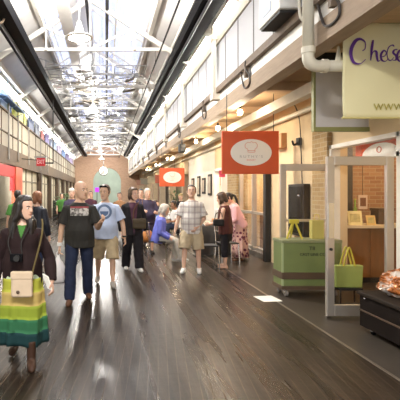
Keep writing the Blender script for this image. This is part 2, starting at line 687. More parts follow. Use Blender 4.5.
    # --- shoes ---------------------------------------------------------------
    if shoe:
        for i, sg in enumerate((1, -1)):
            an = J[i][2]
            mb = MB()
            hi = shoe[1] if len(shoe) > 1 else .0
            mb.tube([an + V((0, .045, -.035)), an + V((0, .0, -.028)), an + V((sg * .008, -.07, -.038)), an + V((sg * .016, -.13, -.046)), an + V((sg * .02, -.165, -.05))], [.040, .048, .046, .042, .028], 12, True)
            mb.tube([an + V((0, .008, -.02)), an + V((0, .008, .02 + hi))], [.046, .048], 12)
            me = remesh(xf(mb).bm, 'shoe', .008, 3)
            zmin = (an.z - .075) * k
            for v in me.vertices:
                v.co.z = max(v.co.z, zmin + .002)
            add('shoe', me, shoe[0])
    bpy.context.view_layer.update()
    M = root.matrix_basis.copy()
    return {'root': root, 'A': {i: [M @ (S @ p) for p in A[i]] for i in A}, 'J': {i: [M @ (S @ p) for p in J[i]] for i in J}, 'T': M @ S @ T, 'H': M @ S @ H, 'S': S, 'Hl': S @ H, 'Tl': S @ T}
# ------------------------------------------------------------------ materials of the place
WHITE = mat('white_paint', (.80, .78, .74), .55, var=.05)
ROOFW = mat('roof_boards', (.74, .73, .72), .7, var=.10, scale=3, stretch=(1, 1, 1))
STEELW = mat('truss_paint', (.82, .79, .72), .5, var=.08)
CREAM = mat('cream_paint', (.74, .68, .57), .55, var=.07, scale=3)
PANELW = mat('ribbed_panel', (.44, .445, .47), .45, var=.05, scale=2)
TIMBER = mat('weathered_timber', (.33, .245, .17), .75, var=.35, scale=5, bump=.4, bscale=30, stretch=(3, .5, 6))
DARKRAIL = mat('rust_rail', (.15, .105, .07), .7, var=.4, scale=9)
BLACK = mat('black_steel', (.006, .006, .007), .6, var=.4, scale=8, spec=.06)
BLACKM = mat('black_matt', (.015, .014, .013), .7, var=.3)
ALU = mat('aluminium', (.54, .49, .42), .38, .75, var=.08)
CHROME = mat('chrome', (.75, .73, .70), .18, 1., var=.05)
PEACH = mat('peach_plaster', (.66, .51, .31), .8, var=.13, scale=2.5, bump=.2, bscale=25)
SOFFIT = mat('soffit_wood', (.56, .40, .24), .7, var=.25, scale=4, stretch=(1, 6, 1))
BRICKT = brick('tan_brick', (.40, .27, .12), (.30, .19, .08), (.44, .35, .22))
BRICKR = brick('red_brick', (.36, .22, .13), (.28, .15, .09), (.38, .29, .20))
ORANGE = mat('orange_red_board', (.62, .092, .022), .5, var=.05)
OVAL = mat('sign_cream', (.86, .82, .74), .5, var=.02)
OLIVE = mat('olive_frame', (.25, .25, .09), .5, var=.1)
GREYP = mat('grey_board', (.60, .58, .58), .5, var=.05)
BANNER = mat('yellow_cloth', (.77, .72, .43), .75, var=.06, scale=2, bump=.15, bscale=4)
PURPLE = mat('purple_paint', (.115, .035, .26), .5, var=.1)
OLTXT = mat('olive_lettering', (.42, .37, .08), .6, var=.1)
GREYTXT = mat('grey_lettering', (.50, .47, .42), .6)
GREENC = mat('green_paint', (.145, .185, .06), .55, var=.16, scale=5, bump=.15, bscale=30)
BROWNB = mat('brown_band', (.085, .05, .028), .6, var=.3)
STENCIL = mat('black_stencil', (.03, .03, .02), .7)
CONC = mat('concrete', (.17, .145, .115), .55, var=.3, scale=4, bump=.2)
WOODB = mat('brown_wood_panel', (.20, .085, .022), .45, var=.4, scale=4, stretch=(3, 3, .7))
DARKB = mat('dark_stained_wood', (.009, .0055, .004), .6, var=.4, scale=5, stretch=(4, 1, 4), spec=.12)
EXITR = mat('exit_red', (.50, .012, .02), .4, emit=.12)
EXITW = mat('exit_white', (.85, .7, .68), .4)
REDW = mat('red_frame', (.60, .025, .03), .4, var=.1)
ORW = mat('orange_red_frame', (.62, .13, .06), .5, var=.1)
FASCIA = mat('brown_fascia', (.13, .085, .045), .7, var=.5, scale=3)
PARAP = mat('beige_parapet', (.43, .375, .28), .7, var=.14, scale=2)
GLASS = glass('clear_glass')
SKYGL = glass('skylight_glass', (.80, .82, .93), .02)
FROST = mat('cream_blind', (.58, .52, .38), .5, var=.12, scale=1.5)
BULB = mat('warm_bulb', (1., .78, .5), .3, emit=30)
LAMPE = mat('lamp_diffuser', (1., .97, .9), .3, emit=14)
STRIPE = mat('tube_light', (1., .98, .93), .3, emit=30)
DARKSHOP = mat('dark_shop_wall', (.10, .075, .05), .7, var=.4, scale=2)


def floor_mat():
    m = bpy.data.materials.new('wet_wood_planks')
    m.use_nodes = True
    nt = m.node_tree
    N, L = nt.nodes, nt.links
    b = N['Principled BSDF']
    b.inputs['Specular IOR Level'].default_value = .20
    tc = N.new('ShaderNodeTexCoord')
    mp = N.new('ShaderNodeMapping')
    mp.inputs['Rotation'].default_value = (0, 0, -R(83.4))
    L.new(tc.outputs['Object'], mp.inputs[0])
    br = N.new('ShaderNodeTexBrick')
    br.inputs['Scale'].default_value = 1
    br.inputs['Brick Width'].default_value = 5.0
    br.inputs['Row Height'].default_value = .085
    br.inputs['Mortar Size'].default_value = .005
    br.inputs['Mortar Smooth'].default_value = .3
    br.inputs['Color1'].default_value = (.026, .019, .0135, 1)
    br.inputs['Color2'].default_value = (.013, .0095, .007, 1)
    br.inputs['Mortar'].default_value = (.046, .034, .023, 1)
    L.new(mp.outputs[0], br.inputs['Vector'])
    st = N.new('ShaderNodeMapping')
    st.inputs['Rotation'].default_value = (0, 0, -R(83.4))
    st.inputs['Scale'].default_value = (9, .5, 1)
    L.new(tc.outputs['Object'], st.inputs[0])
    n1 = N.new('ShaderNodeTexNoise')
    n1.inputs['Scale'].default_value = 2.2
    n1.inputs['Detail'].default_value = 8
    n1.inputs['Roughness'].default_value = .7
    L.new(st.outputs[0], n1.inputs['Vector'])
    n2 = N.new('ShaderNodeTexNoise')
    n2.inputs['Scale'].default_value = .5
    n2.inputs['Detail'].default_value = 3
    L.new(st.outputs[0], n2.inputs['Vector'])
    cr = N.new('ShaderNodeValToRGB')
    cr.color_ramp.elements[0].position = .35
    cr.color_ramp.elements[0].color = (.55, .55, .55, 1)
    cr.color_ramp.elements[1].position = .72
    cr.color_ramp.elements[1].color = (2.0, 1.85, 1.65, 1)
    L.new(n1.outputs['Fac'], cr.inputs[0])
    mx = N.new('ShaderNodeMix')
    mx.data_type = 'RGBA'
    mx.blend_type = 'MULTIPLY'
    mx.inputs['Factor'].default_value = 1
    L.new(br.outputs['Color'], mx.inputs['A'])
    L.new(cr.outputs[0], mx.inputs['B'])
    L.new(mx.outputs['Result'], b.inputs['Base Color'])
    mr = N.new('ShaderNodeMapRange')
    mr.inputs['From Min'].default_value = .3
    mr.inputs['From Max'].default_value = .7
    mr.inputs['To Min'].default_value = .20
    mr.inputs['To Max'].default_value = .40
    L.new(n2.outputs['Fac'], mr.inputs['Value'])
    L.new(mr.outputs[0], b.inputs['Roughness'])
    n3 = N.new('ShaderNodeTexNoise')
    n3.inputs['Scale'].default_value = 9
    n3.inputs['Detail'].default_value = 2
    L.new(tc.outputs['Object'], n3.inputs['Vector'])
    ad = N.new('ShaderNodeMath')
    ad.operation = 'MULTIPLY_ADD'
    L.new(n1.outputs['Fac'], ad.inputs[0])
    ad.inputs[1].default_value = 1.6
    L.new(n3.outputs['Fac'], ad.inputs[2])
    a2 = N.new('ShaderNodeMath')
    a2.operation = 'MULTIPLY_ADD'
    L.new(br.outputs['Fac'], a2.inputs[0])
    a2.inputs[1].default_value = -.5
    L.new(ad.outputs[0], a2.inputs[2])
    bp = N.new('ShaderNodeBump')
    bp.inputs['Strength'].default_value = .16
    bp.inputs['Distance'].default_value = .012
    L.new(a2.outputs[0], bp.inputs['Height'])
    L.new(bp.outputs[0], b.inputs['Normal'])
    return m


FLOOR = floor_mat()
LX, RX, WXR = -3.4, 2.5, 3.7         # left facade, right beam and right wall
Y0, Y1 = -5., 50.

# ------------------------------------------------------------------ floor
struct(MB().box(-6.5, 2.45, Y0, 58, -.2, 0).build('floor', FLOOR))
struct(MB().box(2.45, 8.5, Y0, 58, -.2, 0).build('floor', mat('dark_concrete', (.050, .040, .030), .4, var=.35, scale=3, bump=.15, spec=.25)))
struct(MB().box(2.435, 2.465, Y0, 50, -.01, .004).build('trim_1', mat('worn_metal', (.30, .26, .21), .35, .8)))

# ------------------------------------------------------------------ roof
XC, ZA, SL = -.45, 7.25, .65


def rz(x):
    return ZA - SL * abs(x - XC)


def roof_strip(xa, xb, name='ceiling'):
    za, zb = rz(xa), rz(xb)
    mb = MB()
    mb.prism([(xa, za), (xb, zb), (xb, zb + .08), (xa, za + .08)], Y0, Y1)
    return struct(mb.build(name, ROOFW))


roof_strip(-4.6, -1.75)
roof_strip(-1.30, XC)
roof_strip(1.15, 3.9)
# glazed strips in the roof with the daylight above
n = 0
for xa, xb in ((-1.75, -1.30), (XC, 1.15)):
    n += 1
    w = struct(MB().prism([(xa, rz(xa) + .03), (xb, rz(xb) + .03), (xb, rz(xb) + .045), (xa, rz(xa) + .045)], Y0, Y1).build('window_%d' % n, SKYGL))
    mb = MB()
    for y in range(-4, 50, 3):
        mb.bar((xa, y, rz(xa) + .01), (xb, y, rz(xb) + .01), .05)
    if xa > -1:
        mb.bar((.30, Y0, rz(.30)), (.30, Y1, rz(.30)), .05)
    mb.build('glazing_bars', STEELW, w)
# dark ridge pipe and glazing purlin
tag(MB().cyl((XC - .1, Y0, ZA - .35), (XC - .1, Y1, ZA - .35), .045).build('ridge_pipe', BLACKM), 'thin black pipe running along the roof ridge, left of the glass strip', 'pipe')
tag(MB().cyl((.03, Y0, 6.75), (.03, Y1, 6.75), .05).build('sprinkler_pipe', BLACKM), 'black pipe running under the middle of the bluish glass roof strip', 'pipe')
tag(MB().box(-1.30, -.95, Y0, Y1, 6.42, 6.52).build('cable_tray', WHITE), 'white cable tray along the roof, carrying the hanging dish lamps', 'cable tray')
# purlins
for i, x in enumerate((-3.9, -3.2, -2.5, -1.8, 1.25, 1.9, 2.6)):
    struct(MB().box(x - .05, x + .05, Y0, Y1, rz(x) - .14, rz(x) - .005).build('trim_%d' % (i + 2), STEELW))

ORD = ['nearest', 'second', 'third', 'fourth', 'fifth', 'sixth', 'seventh', 'eighth', 'ninth', 'tenth', 'eleventh', 'twelfth', 'thirteenth', 'fourteenth', 'fifteenth', 'sixteenth']


def truss_parts():
    xl, xr = -3.55, 2.65
    r = MB()
    r.bar((xl, 0, rz(xl) - .2), (XC, 0, ZA - .2), .10, .13)
    r.bar((xr, 0, rz(xr) - .2), (XC, 0, ZA - .2), .10, .13)
    t = MB()
    t.bar((-2.75, 0, 5.62), (1.85, 0, 5.62), .07, .09)
    t.bar((xl, 0, 5.16), (-2.75, 0, 5.62), .07, .09)
    t.bar((xr, 0, 5.16), (1.85, 0, 5.62), .07, .09)
    w = MB()
    w.bar((XC, 0, 5.62), (XC, 0, ZA - .2), .06)
    for s in (-1, 1):
        w.bar((XC, 0, 5.62), (XC + s * 1.25, 0, rz(XC + s * 1.25) - .2), .055)
        w.bar((XC + s * 1.25, 0, 5.62), (XC + s * 1.25, 0, rz(XC + s * 1.25) - .2), .045)
        w.bar((XC + s * 1.25, 0, 5.62), (XC + s * 2.2, 0, rz(XC + s * 2.2) - .2), .055)
        w.ball((XC + s * 1.25, -.05, 5.62), .05)
    return r, t, w


tr0 = thing('roof_truss', 'white steel roof truss, nearest of the row overhead', 'roof truss', (0, 3.8, 0), 0, 'roof trusses')
r, t, w = truss_parts()
r.build('rafters', STEELW, tr0, local=True)
t.build('tie_beam', STEELW, tr0, local=True)
w.build('web_bars', STEELW, tr0, local=True)
for i in range(1, 11):
    dup(tr0, (0, 3.8 + 4.5 * i, 0), 0, 'white steel roof truss, %s from the front of the row' % ORD[i])

# ------------------------------------------------------------------ dish lamps
lamp0 = None
for i in range(5):
    d = 9.75 + 9.0 * i
    x = -.58 + .03 * i
    lab = 'white dish pendant lamp, %s in the row down the hall' % ORD[i]
    if lamp0 is None:
        lamp0 = thing('pendant_lamp', lab, 'lamp', (x, d, 4.9), 0, 'row of dish lamps')
        MB().lathe((0, 0, 0), [(.30, 0), (.31, .015), (.26, .05), (.16, .09), (.10, .11), (.095, .115), (.15, .08), (.25, .04), (.29, .012), (.29, 0)]).build('dish_shade', WHITE, lamp0, smooth=True, local=True)
        MB().lathe((0, 0, 0), [(.285, .012), (.20, -.008), (.08, -.016), (.01, -.018)]).build('diffuser', LAMPE, lamp0, smooth=True, local=True)
        MB().lathe((0, 0, 0), [(.10, .11), (.095, .20), (.05, .30), (.035, .36), (.01, .37)]).build('housing', WHITE, lamp0, smooth=True, local=True)
        MB().cyl((0, 0, .36), (0, 0, 1.28), .012, 8).build('stem', WHITE, lamp0, local=True)
    else:
        dup(lamp0, (x, d, 4.9), 0, lab)
    ld = bpy.data.lights.new('dish_light', 'AREA')
    ld.shape = 'DISK'
    ld.size = .5
    ld.energy = 170
    ld.color = (1, .95, .86)
    lo = bpy.data.objects.new('dish_light', ld)
    lo.location = (x, d, 4.86)
    COL.objects.link(lo)
    ld = bpy.data.lights.new('roof_fill_light', 'POINT')  # added point light over each dish to brighten the roof
    ld.energy = 480
    ld.shadow_soft_size = .12
    ld.color = (1, .96, .9)
    lo = bpy.data.objects.new('roof_fill_light', ld)
    lo.location = (x, d, 5.75)
    COL.objects.link(lo)

# ------------------------------------------------------------------ long black heater housings under the eaves
for nm, lab, xc, ya, yb in (('left', 'long black box housing high along the left eave', -2.2, 7.5, 47),
                            ('right', 'long black box housing high along the right eave, front length', 2.07, 2.5, 29),
                            ('far', 'short black box housing at the far end of the right eave', 2.07, 31.5, 47)):
    t = thing('heater_housing', lab, 'heater housing', (xc, ya, 5.4))
    z = 5.42
    MB().prism([(xc - .22, z - .16), (xc + .22, z - .16), (xc + .26, z + .02), (xc + .16, z + .20), (xc - .16, z + .20), (xc - .26, z + .02)], ya, yb).build('casing', BLACK, t)
    mb = MB()
    mb.cyl((xc - .08, ya + .05, z - .19), (xc - .08, yb - .05, z - .19), .035)
    mb.build('tube', mat('dark_grey_tube', (.05, .05, .055), .35), t)
    mb = MB()
    y = ya + 1.2
    while y < yb:
        mb.cyl((xc, y, z + .2), (xc, y, rz(xc)), .012, 6)
        y += 4.5
    mb.build('hanger', BLACK, t)
t = thing('hook_bracket', 'brown curved hook bracket hanging beside the left black housing', 'bracket', (-2.25, 9.2, 5.5))
MB().tube(catmull([(-2.22, 9.6, 5.9), (-2.16, 9.6, 5.4), (-2.2, 9.55, 5.18), (-2.3, 9.5, 5.16), (-2.34, 9.5, 5.32)]), .025, 8, True).build('hook', TIMBER, t)
MB().cyl((-2.22, 9.6, 5.88), (-2.22, 9.6, rz(-2.22) - .005), .012, 6).build('rod', TIMBER, t)
t = thing('conduit', 'thin black conduit running down the right side of the roof', 'conduit', (1.4, 4, 5.2))
MB().cyl((1.4, 4, 5.22), (1.4, 48, 5.22), .022, 8).build('tube', BLACKM, t)
mb = MB()
for k in range(10):
    mb.cyl((1.4, 8.3 + 4.5 * k, 5.22), (1.4, 8.3 + 4.5 * k, 5.58), .008, 6)
mb.build('clip', BLACKM, t)
for q, x in enumerate((-1.42, -1.27)):
    tag(MB().cyl((x, 4, 5.45), (x, 48, 5.45), .009, 6).build('cable', mat('grey_cable', (.35, .35, .36), .5)), ('grey cable stretched along the roof left of the lamps, outer of the pair', 'grey cable stretched along the roof left of the lamps, inner of the pair')[q], 'cable')

# suspended silvery lattice frames between the trusses
SILV = mat('silver_mesh', (.36, .355, .34), .4, .6, var=.3, scale=12)
DULL = mat('dull_panel', (.20, .17, .13), .5, .3, var=.5, scale=8)
for k in range(6):
    y0 = 15.6 + k * 4.5
    t = thing('hanging_lattice', 'silvery wire lattice hung under the roof, %s along the hall' % ORD[k], 'ceiling lattice', (-.4, y0, 6.), 0, 'hung lattices')
    mb = MB()
    for j in range(60):
        x, y, z = random.uniform(-2.1, 1.4), y0 + random.uniform(0, 3.6), random.uniform(5.7, 6.25)
        a = random.choice((0, 0, 0, 1, 1.57, random.uniform(-1, 1)))
        l = random.uniform(.25, .9)
        mb.bar((x - l * math.cos(a), y - l * math.sin(a), z), (x + l * math.cos(a), y + l * math.sin(a), z + random.uniform(-.12, .12)), random.uniform(.012, .035))
        if random.random() < .4:
            mb.cyl((x, y, z), (x, y, rz(x) - .02), .006, 6)
    for x in (-2.1, -.9, .3, 1.4):
        mb.bar((x, y0, 5.95), (x, y0 + 3.7, 5.95), .03)
    for y in (0, 1.2, 2.4, 3.6):
        mb.bar((-2.1, y0 + y, 5.95), (1.4, y0 + y, 5.95), .03)
    for j in range(11):
        x, y, z = random.uniform(-1.9, 1.0), y0 + random.uniform(.2, 3.2), random.uniform(5.75, 6.1)
        MB().obox((x, y, z), (random.uniform(.1, .45), 0, random.uniform(-.06, .06)), (0, .16, 0), (0, 0, .02)).build('foil_panel', DULL, t)
    for x in (-2.1, 1.4):
        for y in (0, 3.6):
            mb.cyl((x, y0 + y, 5.95), (x, y0 + y, rz(x) - .02), .008, 6)
    mb.build('wire_frame', SILV, t)

# ------------------------------------------------------------------ left facade
struct(MB().box(LX - .35, LX, Y0, Y1, 2.55, 3.12).build('trim_9', FASCIA))
o = struct(MB().box(LX - .30, LX - .05, Y0, Y1, 3.12, 4.32).build('wall_left', PARAP))
mb = MB()
mb.box(LX - .34, LX + .02, Y0, Y1, 4.32, 4.38)
mb.box(LX - .05, LX - .01, Y0, Y1, 3.60, 3.64)
for k in range(25):
    mb.box(LX - .05, LX - .03, 4 + 1.8 * k, 4.04 + 1.8 * k, 3.12, 4.32)
mb.build('rail_strips', FASCIA, o)
struct(MB().box(-6.4, -6.2, Y0, Y1, 0, 7.2).build('wall_left', mat('white_back_wall', (.78, .78, .78), .7)))
struct(MB().box(-6.2, LX - .3, Y0, Y1, 3.0, 3.12).build('floor', FASCIA))
struct(MB().box(-6.2, LX - .35, Y0, Y1, 2.6, 2.7).build('ceiling', CREAM))
struct(MB().box(-6.2, -4.55, Y0, Y1, rz(-4.55) - .1, rz(-4.55) + .0).build('ceiling', ROOFW))
# gallery glazing with its bars
o = struct(MB().box(LX - .20, LX - .185, Y0, Y1, 4.38, 5.12).build('window_3', GLASS))
mb = MB()
for k in range(34):
    mb.box(LX - .23, LX - .15, 3 + 1.4 * k, 3.06 + 1.4 * k, 4.38, 5.14)
mb.box(LX - .25, LX - .12, Y0, Y1, 5.1, 5.2)
mb.build('mullions', WHITE, o)
# tube lights along both eaves
for nm, x, lab in (('l', LX + .02, 'left'), ('r', RX - .09, 'right')):
    for k in range(6):
        ya = 3 + 7.6 * k
        t = thing('tube_light', 'white tube light under the %s eave, %s from the front' % (lab, ORD[k]), 'tube light', (x, ya, 5.28), 0, 'tube lights along the eaves')
        MB().box(x - .05, x + .05, ya, ya + 7.2, 5.24, 5.29).build('fitting', WHITE, t)
        MB().cyl((x, ya + .05, 5.21), (x, ya + 7.15, 5.21), .028, 8).build('tube', STRIPE, t)
# coloured boards seen behind the gallery glass
bc = {'blue': (.06, .16, .42), 'yellow green': (.42, .46, .05), 'pale yellow': (.62, .58, .22), 'navy': (.03, .06, .16), 'red': (.45, .07, .05), 'violet': (.20, .16, .42), 'sky blue': (.25, .38, .62), 'slate': (.12, .14, .2), 'lilac': (.42, .36, .56)}
for k, (c, ya, l, h) in enumerate((('blue', 13.9, .7, .4), ('sky blue', 14.9, .9, .46), ('blue', 16.0, .5, .3), ('yellow green', 16.8, .8, .42), ('pale yellow', 17.9, .9, .48), ('yellow green', 19.1, .5, .3), ('navy', 20.2, 1.5, .36), ('slate', 22.2, 1.2, .44), ('red', 24.2, 1.1, .3), ('violet', 25.8, 1.6, .38), ('navy', 27.9, 1.3, .34), ('sky blue', 29.6, 2.0, .38), ('lilac', 32.2, 2.6, .4), ('blue', 35.6, 2.8, .36), ('violet', 39.2, 3.2, .4), ('lilac', 43.4, 3.4, .38))):
    m = mat('board_' + c.replace(' ', '_'), bc[c], .5, var=.4, scale=4)
    t = thing('display_board', '%s display board standing on the upper left gallery rail, %s from the near end' % (c, ORD[k]), 'display board', (LX - .08, ya, 4.38), 0, 'boards in the upper gallery')
    MB().box(LX - .10, LX - .07, ya, ya + l, 4.44, min(5.06, 4.58 + h)).build('board', m, t)
    mb = MB()
    for q in (.1, l - .1):
        mb.box(LX - .12, LX - .05, ya + q - .02, ya + q + .02, 4.381, 4.44)
    mb.build('leg', BLACKM, t)
t = thing('awning', 'blue sloping awning fixed over the upper left gallery rail', 'awning', (LX, 14.5, 4.7))
BLUEF = mat('blue_cloth', (.16, .30, .55), .6, var=.2)
MB().obox((LX + .10, 15.9, 4.66), (.16, 0, -.035), (0, 1.6, 0), (.004, 0, .018)).build('canopy', BLUEF, t)
mb = MB()
for y in (14.4, 15.9, 17.4):
    mb.bar((LX - .15, y, 4.45), (LX + .22, y, 4.6), .02)
    mb.bar((LX - .18, y, 4.7), (LX - .05, y, 4.7), .02)
mb.build('bracket', BLUEF, t)
# pipes down the parapet
for k, (d, za, zb) in enumerate(((15.6, 2.7, 4.75), (17.3, 2.75, 4.5), (19.6, 2.75, 4.4), (23.2, 2.7, 4.4), (26.0, 2.7, 4.4))):
    tag(MB().cyl((LX + .03, d, za), (LX + .03, d, zb), .03, 8).build('drain_pipe', mat('grey_pipe', (.36, .33, .29), .5)), 'grey vertical pipe on the left balcony front, %s from the camera' % ORD[k], 'pipe', 'pipes on the left balcony')
# shop fronts under the gallery
COLUMN = mat('brown_column', (.10, .065, .04), .6, var=.4)
for k, d in enumerate((13.1, 23.4, 27.5, 31.8, 36, 40, 44, 48)):
    t = thing('column', 'dark brown steel column under the left gallery, %s from the camera' % ORD[k], 'column', (LX - .05, d, 0), 0, 'columns under the left gallery')
    MB().box(LX - .15, LX + .06, d - .16, d + .16, .0, 2.55).build('shaft', COLUMN, t)
    mb = MB()
    mb.bar((LX - .06, d - .08, 2.1), (LX - .06, d - .55, 2.54), .07)
    mb.bar((LX - .06, d + .08, 2.1), (LX - .06, d + .55, 2.54), .07)
    mb.build('brace', COLUMN, t)
    MB().box(LX - .2, LX + .1, d - .2, d + .2, 0, .06).build('base_plate', COLUMN, t)
wn = 4
for ya, yb in ((2, 13.4), (18.3, 23.2), (23.6, 27.3), (27.7, 31.6), (32, 35.8), (36.2, 39.8), (40.2, 43.8), (44.2, 47.8)):
    o = struct(MB().box(LX - .22, LX - .17, ya, yb, .5, 2.55).build('window_%d' % wn, FROST))
    wn += 1
    mb = MB()
    mb.box(LX - .25, LX - .14, ya, yb, .0, .5)
    mb.box(LX - .25, LX - .14, ya, yb, 2.0, 2.06)
    q = ya
    while q < yb:
        mb.box(LX - .25, LX - .13, q, q + .07, 0, 2.55)
        q += (yb - ya) / 3
    mb.build('window_frame', mat('dark_mullion', (.20, .17, .12), .5), o)
# red fronted shop with lit shelves
t = thing('storefront', 'red and orange framed open shop front under the left gallery', 'shop front', (LX, 13.8, 0))
MB().box(LX - .14, LX - .02, 13.8, 16.9, 2.12, 2.5).build('header', REDW, t)
MB().box(LX - .14, LX + .02, 16.9, 18.2, 0, 2.52).build('side_panel', ORW, t)
MB().box(LX - .14, LX - .02, 16.55, 16.9, 1.62, 2.12).build('bracket_panel', REDW, t)
struct(MB().box(LX - 1.3, LX - 1.2, 13.7, 18.3, 0, 2.6).build('wall_left', mat('pink_shop_wall', (.75, .55, .52), .7)))
t = thing('shelf_unit', 'white lit shelf unit inside the red fronted shop', 'shelf', (LX - .8, 13.8, 0))
mb = MB()
for z in (.3, .72, 1.14, 1.56, 1.98):
    mb.box(LX - 1.1, LX - .6, 13.8, 16.8, z, z + .03)
mb.build('shelf', WHITE, t)
mb = MB()
for y in (13.78, 15.3, 16.8):
    mb.box(LX - 1.1, LX - .6, y - .02, y + .02, 0, 2.1)
mb.build('upright', WHITE, t)
mb = MB()
for z in (.72, 1.14, 1.56, 1.98):
    mb.box(LX - .64, LX - .61, 13.85, 16.75, z - .035, z - .003)
mb.build('light_strip', STRIPE, t)
pk = [mat('pack_%d' % i, c, .5, var=.1) for i, c in enumerate(((.65, .10, .12), (.78, .55, .45), (.75, .70, .6), (.55, .3, .1)))]
pn = ['red', 'pink', 'cream', 'brown']
for zi, z in enumerate((.33, .75, 1.17, 1.59)):
    for j in range(6):
        y = 13.95 + j * .47 + random.uniform(-.03, .03)
        q = random.randrange(4)
        h = random.uniform(.16, .3)
        tag(MB().box(LX - .9, LX - .68, y, y + .26, z + .001, z + h).build('package', pk[q], loc=(LX - .8, y + .13, z + .001), bevel=.01), '%s package on the lit shelves of the red fronted shop' % pn[q], 'package', 'packages on the lit shelves, ' + pn[q])

# exit sign on its bracket
t = thing('exit_sign', 'red illuminated exit sign hung from the left gallery', 'exit sign', (-2.66, 18, 2.7))
xs0, xs1 = wx(36.5, 18), wx(45, 18)
MB().box(xs0, xs1, 18, 18.08, wz(166, 18), wz(158, 18)).build('sign_box', EXITR, t)
MB().box(xs0 - .08, xs1 + .06, 17.97, 18.11, wz(158, 18), wz(156.3, 18)).build('top_cap', mat('grey_cap', (.35, .36, .33), .5), t)
text('lettering', 'EXIT', .24, ((xs0 + xs1) / 2, 17.995, wz(162, 18)), EXITW, t, sx=.62)
mb = MB()
mb.bar((wx(45, 18), 18.04, wz(163, 18)), (wx(53, 18), 18.04, wz(163, 18)), .05)
mb.bar((wx(53, 18), 18.04, wz(163.5, 18)), (wx(53, 18), 18.04, 5.6), .04)
mb.bar((LX + .02, 18.04, 2.9), (xs0, 18.04, 2.85), .03)
mb.build('bracket', BLACKM, t)
# iron fence and plants in front of the far left shops
t = thing('iron_fence', 'black iron fence along the left shop fronts behind the walkers', 'fence', (-3.0, 25, 0))
mb = MB()
for z in (.12, 1.02):
    mb.bar((-2.9, 24.5, z), (-2.9, 31, z), .03)
mb.build('rail', BLACKM, t)
mb = MB()
for k in range(48):
    mb.cyl((-2.9, 24.6 + k * .135, 0.0), (-2.9, 24.6 + k * .135, 1.1), .009, 6)
mb.build('bars', BLACKM, t)


def leafy(name, label, x, y, z0, h, r, nleaf, seed, col=(.06, .16, .03)):
    rnd = random.Random(seed)
    t = thing(name, label, 'plant', (x, y, z0))
    m = mat('leaf_%d' % seed, col, .5, var=.4)
    MB().lathe((x, y, z0), [(.13, 0), (.17, .26), (.18, .28), (.15, .28), (.02, .25)]).build('pot', BROWNB, t)
    mb = MB()
    for i in range(6):
        mb.tube([(x, y, z0 + .24), (x + rnd.uniform(-.3, .3) * r, y + rnd.uniform(-.3, .3) * r, z0 + h * .8)], .01, 6)
    mb.build('stem', mat('stem_green', (.08, .1, .03), .6), t)
    mb = MB()
    for i in range(nleaf):
        a, e = rnd.uniform(0, 6.28), rnd.uniform(-.5, 1.)
        q = r * rnd.uniform(.2, 1)
        c = V((x + math.cos(a) * q, y + math.sin(a) * q, z0 + .3 + (h - .3) * rnd.uniform(.1, 1)))
        d = V((math.cos(a), math.sin(a), e)).normalized() * rnd.uniform(.05, .11)
        s_ = d.cross(V((0, 0, 1))).normalized() * .03
        mb.quad(c - d, c + s_, c + d, c - s_)
    mb.build('foliage', m, t)


leafy('potted_plant', 'green potted plant by the iron fence, nearer one', -2.3, 22.5, 0, 1.35, .35, 240, 1)
leafy('potted_plant', 'green potted plant by the iron fence, farther one', -2.4, 27.0, 0, 1.5, .4, 240, 2)

# ------------------------------------------------------------------ right upper wall
o = struct(MB().box(RX, RX + .2, Y0, Y1, 3.86, 4.86).build('wall_right', PANELW))
mb = MB()
for k in range(60):
    mb.box(RX - .008, RX + .01, Y0 + .9 * k, Y0 + .9 * k + .03, 3.88, 4.86)
mb.build('panel_joints', mat('grey_joint', (.14, .13, .12), .6), o)
struct(MB().box(RX - .04, RX + .2, Y0, Y1, 4.86, 5.18).build('trim_10', mat('cream_strip', (.50, .45, .35), .55, var=.08)))
struct(MB().box(RX + .02, RX + .2, Y0, Y1, 3.57, 3.78).build('trim_11', WHITE))
struct(MB().box(RX - .06, RX + .2, Y0, Y1, 3.76, 3.88).build('trim_12', DARKRAIL))
struct(MB().box(RX, RX + .22, Y0, Y1, 3.30, 3.575).build('trim_13', TIMBER))
o = struct(MB().box(RX + .1, RX + .112, Y0, Y1, 5.18, 5.34).build('window_%d' % wn, SKYGL))
wn += 1
for k in range(10):
    d = 10.05 + 4.15 * k
    t = thing('wall_post', 'cream steel post on the upper right wall, %s from the camera' % ORD[k], 'post', (RX, d, 3.6), 0, 'cream posts on the upper right wall')
    MB().box(RX - .13, RX - .065, d - .09, d + .09, 3.72, 5.26).build('shaft', CREAM, t)
    MB().box(RX - .15, RX + .02, d - .12, d + .12, 3.62, 3.75).build('foot_bracket', CREAM, t)
    MB().box(RX - .15, RX - .045, d - .11, d + .11, 4.95, 5.05).build('collar', CREAM, t)
CABLE = mat('black_cable', (.04, .03, .025), .5)
for k, d in enumerate((4.9, 7.9, 11.3, 15.2, 18.6, 22, 26, 30)):
    y = d
    tag(MB().tube(catmull([(RX - .03, y + .35, 3.78), (RX - .02, y + .33, 3.68), (RX - .014, y + .22, 3.47), (RX - .014, y + .05, 3.42), (RX - .014, y - .1, 3.46), (RX - .02, y - .1, 3.60), (RX - .06, y - .02, 3.74), (RX - .065, y - .05, 3.85)]), .016, 8, True).build('cable_loop', CABLE),
        'dark drooping cable loop over the timber beam, %s from the camera' % ORD[k], 'cable', 'cable loops on the beam')
    tag(MB().box(RX - .07, RX - .0, y - .04, y + .03, 3.58, 3.76).build('junction_box', DARKRAIL), 'small rusty junction box above the timber beam, %s from the camera' % ORD[k], 'junction box', 'junction boxes on the beam')
